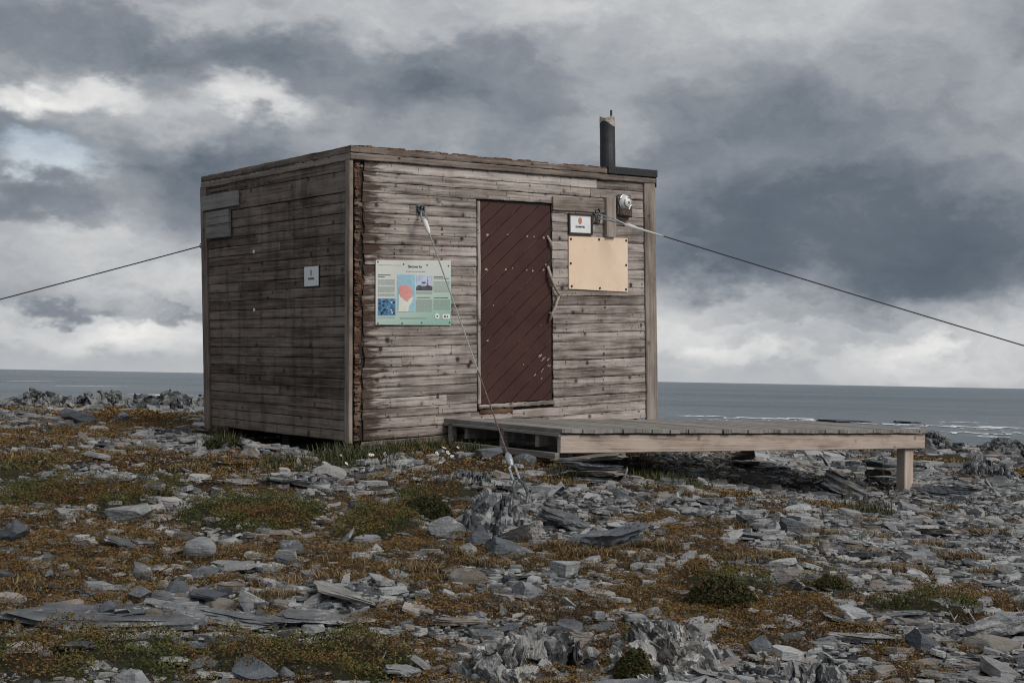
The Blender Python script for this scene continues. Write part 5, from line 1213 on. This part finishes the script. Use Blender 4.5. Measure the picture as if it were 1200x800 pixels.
for i in range(5):
    rg = np.random.default_rng(700+i); n = 420; a = rg.uniform(0, 6.283, n); r = np.sqrt(rg.random(n))*.12
    V, f_, t_, c_ = blades(r*np.cos(a), r*np.sin(a)*.7, np.full(n, -.01), rg.uniform(.05, .11, n)*(1-r*2.5), rg, 1.1, [(.18, .125, .065), (.24, .175, .095), (.14, .095, .048), (.11, .085, .040)], .0024)
    o = np_mesh('grass_tuft', V, f_, t_, M['grass'], c_); TU.append(o.data); bpy.data.objects.remove(o)
TUFTS = [(335, 684), (402, 682), (488, 669), (432, 661), (580, 663), (646, 643), (330, 633), (140, 702), (690, 607), (772, 583), (855, 580), (885, 617), (920, 604), (905, 652), (1010, 648), (960, 628), (1012, 628), (1085, 640), (1130, 657), (1118, 653), (1060, 670), (1160, 668), (925, 647), (820, 648), (1020, 612), (1090, 606), (655, 640), (470, 670), (560, 660), (1120, 700), (240, 560), (225, 548), (160, 530), (70, 520), (30, 535), (310, 557), (285, 545), (640, 560), (660, 570), (800, 580), (830, 585), (1060, 592), (730, 640), (870, 657), (940, 640), (1175, 628), (1140, 622), (765, 640), (1105, 598), (395, 656), (325, 700), (20, 688), (690, 650), (500, 676)]
for i, (px, py) in enumerate(TUFTS):
    p = gp(px, py); o = bpy.data.objects.new('grass_tuft', TU[i % 5]); COL.objects.link(o); o.location = p; s = random.uniform(.75, 1.35)
    o.scale = (s*1.25, s, s*.8); o.rotation_euler = (0, 0, random.uniform(-.4, .4)+(math.pi if i % 2 else 0))
    zn = zone(px, py); tag(o, f'small tuft of dry ochre grass among the slates {zn}', 'grass tuft', f'dry grass tufts {zn}')
# a dark bushy clump by the back corner, a few green clumps
def bush(px, py, w_px, h_px, label, pal, seed, n=5000):
    p = gp(px, py); s = p[1]/F; w = w_px*s; h = h_px*s; rg = np.random.default_rng(seed)
    a = rg.uniform(0, 6.283, n); r = np.sqrt(rg.random(n)); x = r*np.cos(a)*w/2; y = r*np.sin(a)*w/3
    lim = h*np.sqrt(np.clip(1-r**2, 0, 1))*(.65+.5*fbm(x*14+seed, y*14, 1, 3)); z = lim*rg.random(n)**.5
    sz = rg.uniform(.007, .014, n); nrm = rg.normal(size=(n, 3))+np.array([0, -.2, .6]); nrm /= np.linalg.norm(nrm, axis=1)[:, None]
    td = np.cross(nrm, rg.normal(size=(n, 3))); td /= np.linalg.norm(td, axis=1)[:, None]; bd = np.cross(nrm, td); c = np.stack([x, y, z], -1)
    V = np.stack([c-td*sz[:, None], c+bd*(sz*.5)[:, None], c+td*sz[:, None], c-bd*(sz*.5)[:, None]], 1).reshape(-1, 3)
    P_ = np.array(pal); col = P_[rg.integers(0, len(pal), n)]*rg.uniform(.5, 1.5, n)[:, None]
    r_ = root('low_bush', p, label, 'bush')
    o = np_mesh('foliage', V, np.arange(4*n), np.full(n, 4), M['leaf'], np.repeat(np.concatenate([col, np.ones((n, 1))], 1), 4, 0)); o.parent = r_
    mb = MB()
    for k in range(9):
        aa = random.uniform(0, 6.28); tube(mb, [p+np.array([0, 0, -.02]), p+np.array([math.cos(aa)*w*.2, math.sin(aa)*w*.12, h*.35]), p+np.array([math.cos(aa)*w*.36, math.sin(aa)*w*.2, h*.6])], [.006, .005, .002], 5)
    mb.build('stems', M['rot'], r_)
bush(262, 524, 50, 16, 'dark green low bush under the back end of the side wall', [(.022, .032, .014), (.035, .045, .020), (.05, .05, .02)], 51)
bush(845, 708, 84, 40, 'round dark green heath bush right of centre in brown heath', [(.025, .034, .013), (.04, .048, .018), (.055, .05, .02), (.08, .05, .022)], 52, 9000)
bush(500, 606, 60, 34, 'dark green heath bush left of the anchored crag', [(.022, .030, .012), (.038, .044, .016), (.05, .04, .016)], 53, 6000)
bush(972, 694, 34, 18, 'small green bush behind the brown heath on the right', [(.03, .038, .014), (.045, .048, .018), (.07, .055, .02)], 54, 3000)
bush(742, 797, 44, 46, 'dark green sprig bush growing before the white streaked crag', [(.03, .045, .016), (.05, .06, .02), (.08, .045, .02)], 55, 5000)
# white daisies
dz_ = None
FL = [(404, 517), (397, 530), (403, 536), (438, 533), (449, 517), (451, 528), (490, 506), (497, 503), (523, 520), (530, 528), (520, 526), (534, 518), (517, 535), (548, 515), (555, 512), (484, 536), (424, 540), (455, 540), (738, 533), (757, 545), (764, 540), (767, 548), (795, 545), (508, 523), (470, 531)]
def petal_mesh(mb, c, r, n=9):
    for k in range(n):
        a = 6.2832*k/n; ex, ey = np.array([1., 0, 0]), np.array([0, .55, .83]); d = ex*math.cos(a)+ey*math.sin(a); s_ = -ex*math.sin(a)+ey*math.cos(a)
        mb.add([c+d*r*.2, c+d*r*.7+s_*r*.3, c+d*r, c+d*r*.7-s_*r*.3], [(0, 1, 2, 3)])
M['petal'] = simple('white petals', (.62, .62, .60), .6, 0, .05); M['disc'] = simple('yellow flower disc', (.45, .30, .04), .7); M['stem'] = simple('green stem', (.05, .065, .025), .7)
def copy_tree(o, loc):
    c = o.copy(); COL.objects.link(c); c.location = loc
    for ch in list(o.children):
        k = ch.copy(); COL.objects.link(k); k.parent = c
        for g_ in ch.children: g2 = g_.copy(); COL.objects.link(g2); g2.parent = k
    return c
for i, (px, py) in enumerate(FL):
    where = 'at the foot of the front wall' if px < 600 else 'under the deck beam'
    lb = f'white daisy head on a thin stem {where}'
    p = gp(px, py+14); p[2] -= .01
    if dz_ is None:
        dz_ = root('daisy', p, lb, 'flower', 'white daisies '+where); hd = p+np.array([.01, -.02, .16])
        mb = MB(); tube(mb, [p, p+np.array([0, -.005, .07]), hd], .0025, 5); mb.build('stem', M['stem'], dz_)
        mb = MB()
        for dx_, dz2, rr_ in [(0, 0, .030), (.036, -.014, .025)]: petal_mesh(mb, hd+np.array([dx_, -.004, dz2]), rr_)
        fl_ = mb.build('flower_head', M['petal'], dz_); fl_.rotation_euler = (0, 0, 0)
        mb = MB(); tube(mb, [hd, hd+np.array([0, -.004, .002])], .005, 8); mb.build('disc', M['disc'], dz_)
    else:
        c = copy_tree(dz_, p); c['label'] = lb; c['group'] = 'white daisies '+where; c.rotation_euler = (random.uniform(-.5, .5), random.uniform(-.4, .4), random.uniform(-1.2, 1.2)); s = random.uniform(.32, .62); c.scale = (s, s, s)
# bare pale roots and sticks
def stick(pts, r, label):
    P_ = [gp(*q)+np.array([0, 0, .012+.012*(k % 2)]) for k, q in enumerate(pts)]
    mb = MB(); rs = [r*(1-.55*k/len(P_)) for k in range(len(P_))]; tube(mb, P_, rs, 6)
    o = mb.build('driftwood_twig', M['drift'], None, P_[0]); tag(o, label, 'twig')
stick([(1108, 722), (1118, 728), (1130, 726), (1142, 734), (1152, 738)], .008, 'bare pale root curling over the dark heath on the right')
stick([(1095, 728), (1106, 735), (1120, 733), (1128, 740)], .006, 'shorter bare root just below the pale curling root on the right')
stick([(430, 788), (442, 780), (452, 770)], .006, 'thin pale twig in the heath left of the bottom crag')
stick([(800, 543), (812, 552), (822, 560)], .008, 'pale twig leaning in the grass under the deck')
scene.render.engine = 'CYCLES'
scene.cycles.filter_width = 1.1
vs = scene.view_settings; vs.view_transform = 'Standard'; vs.look = 'None'; vs.gamma = 1; vs.exposure = 0.25; vs.use_curve_mapping = False
for o in bpy.data.objects:
    if '_o' in o: del o['_o']
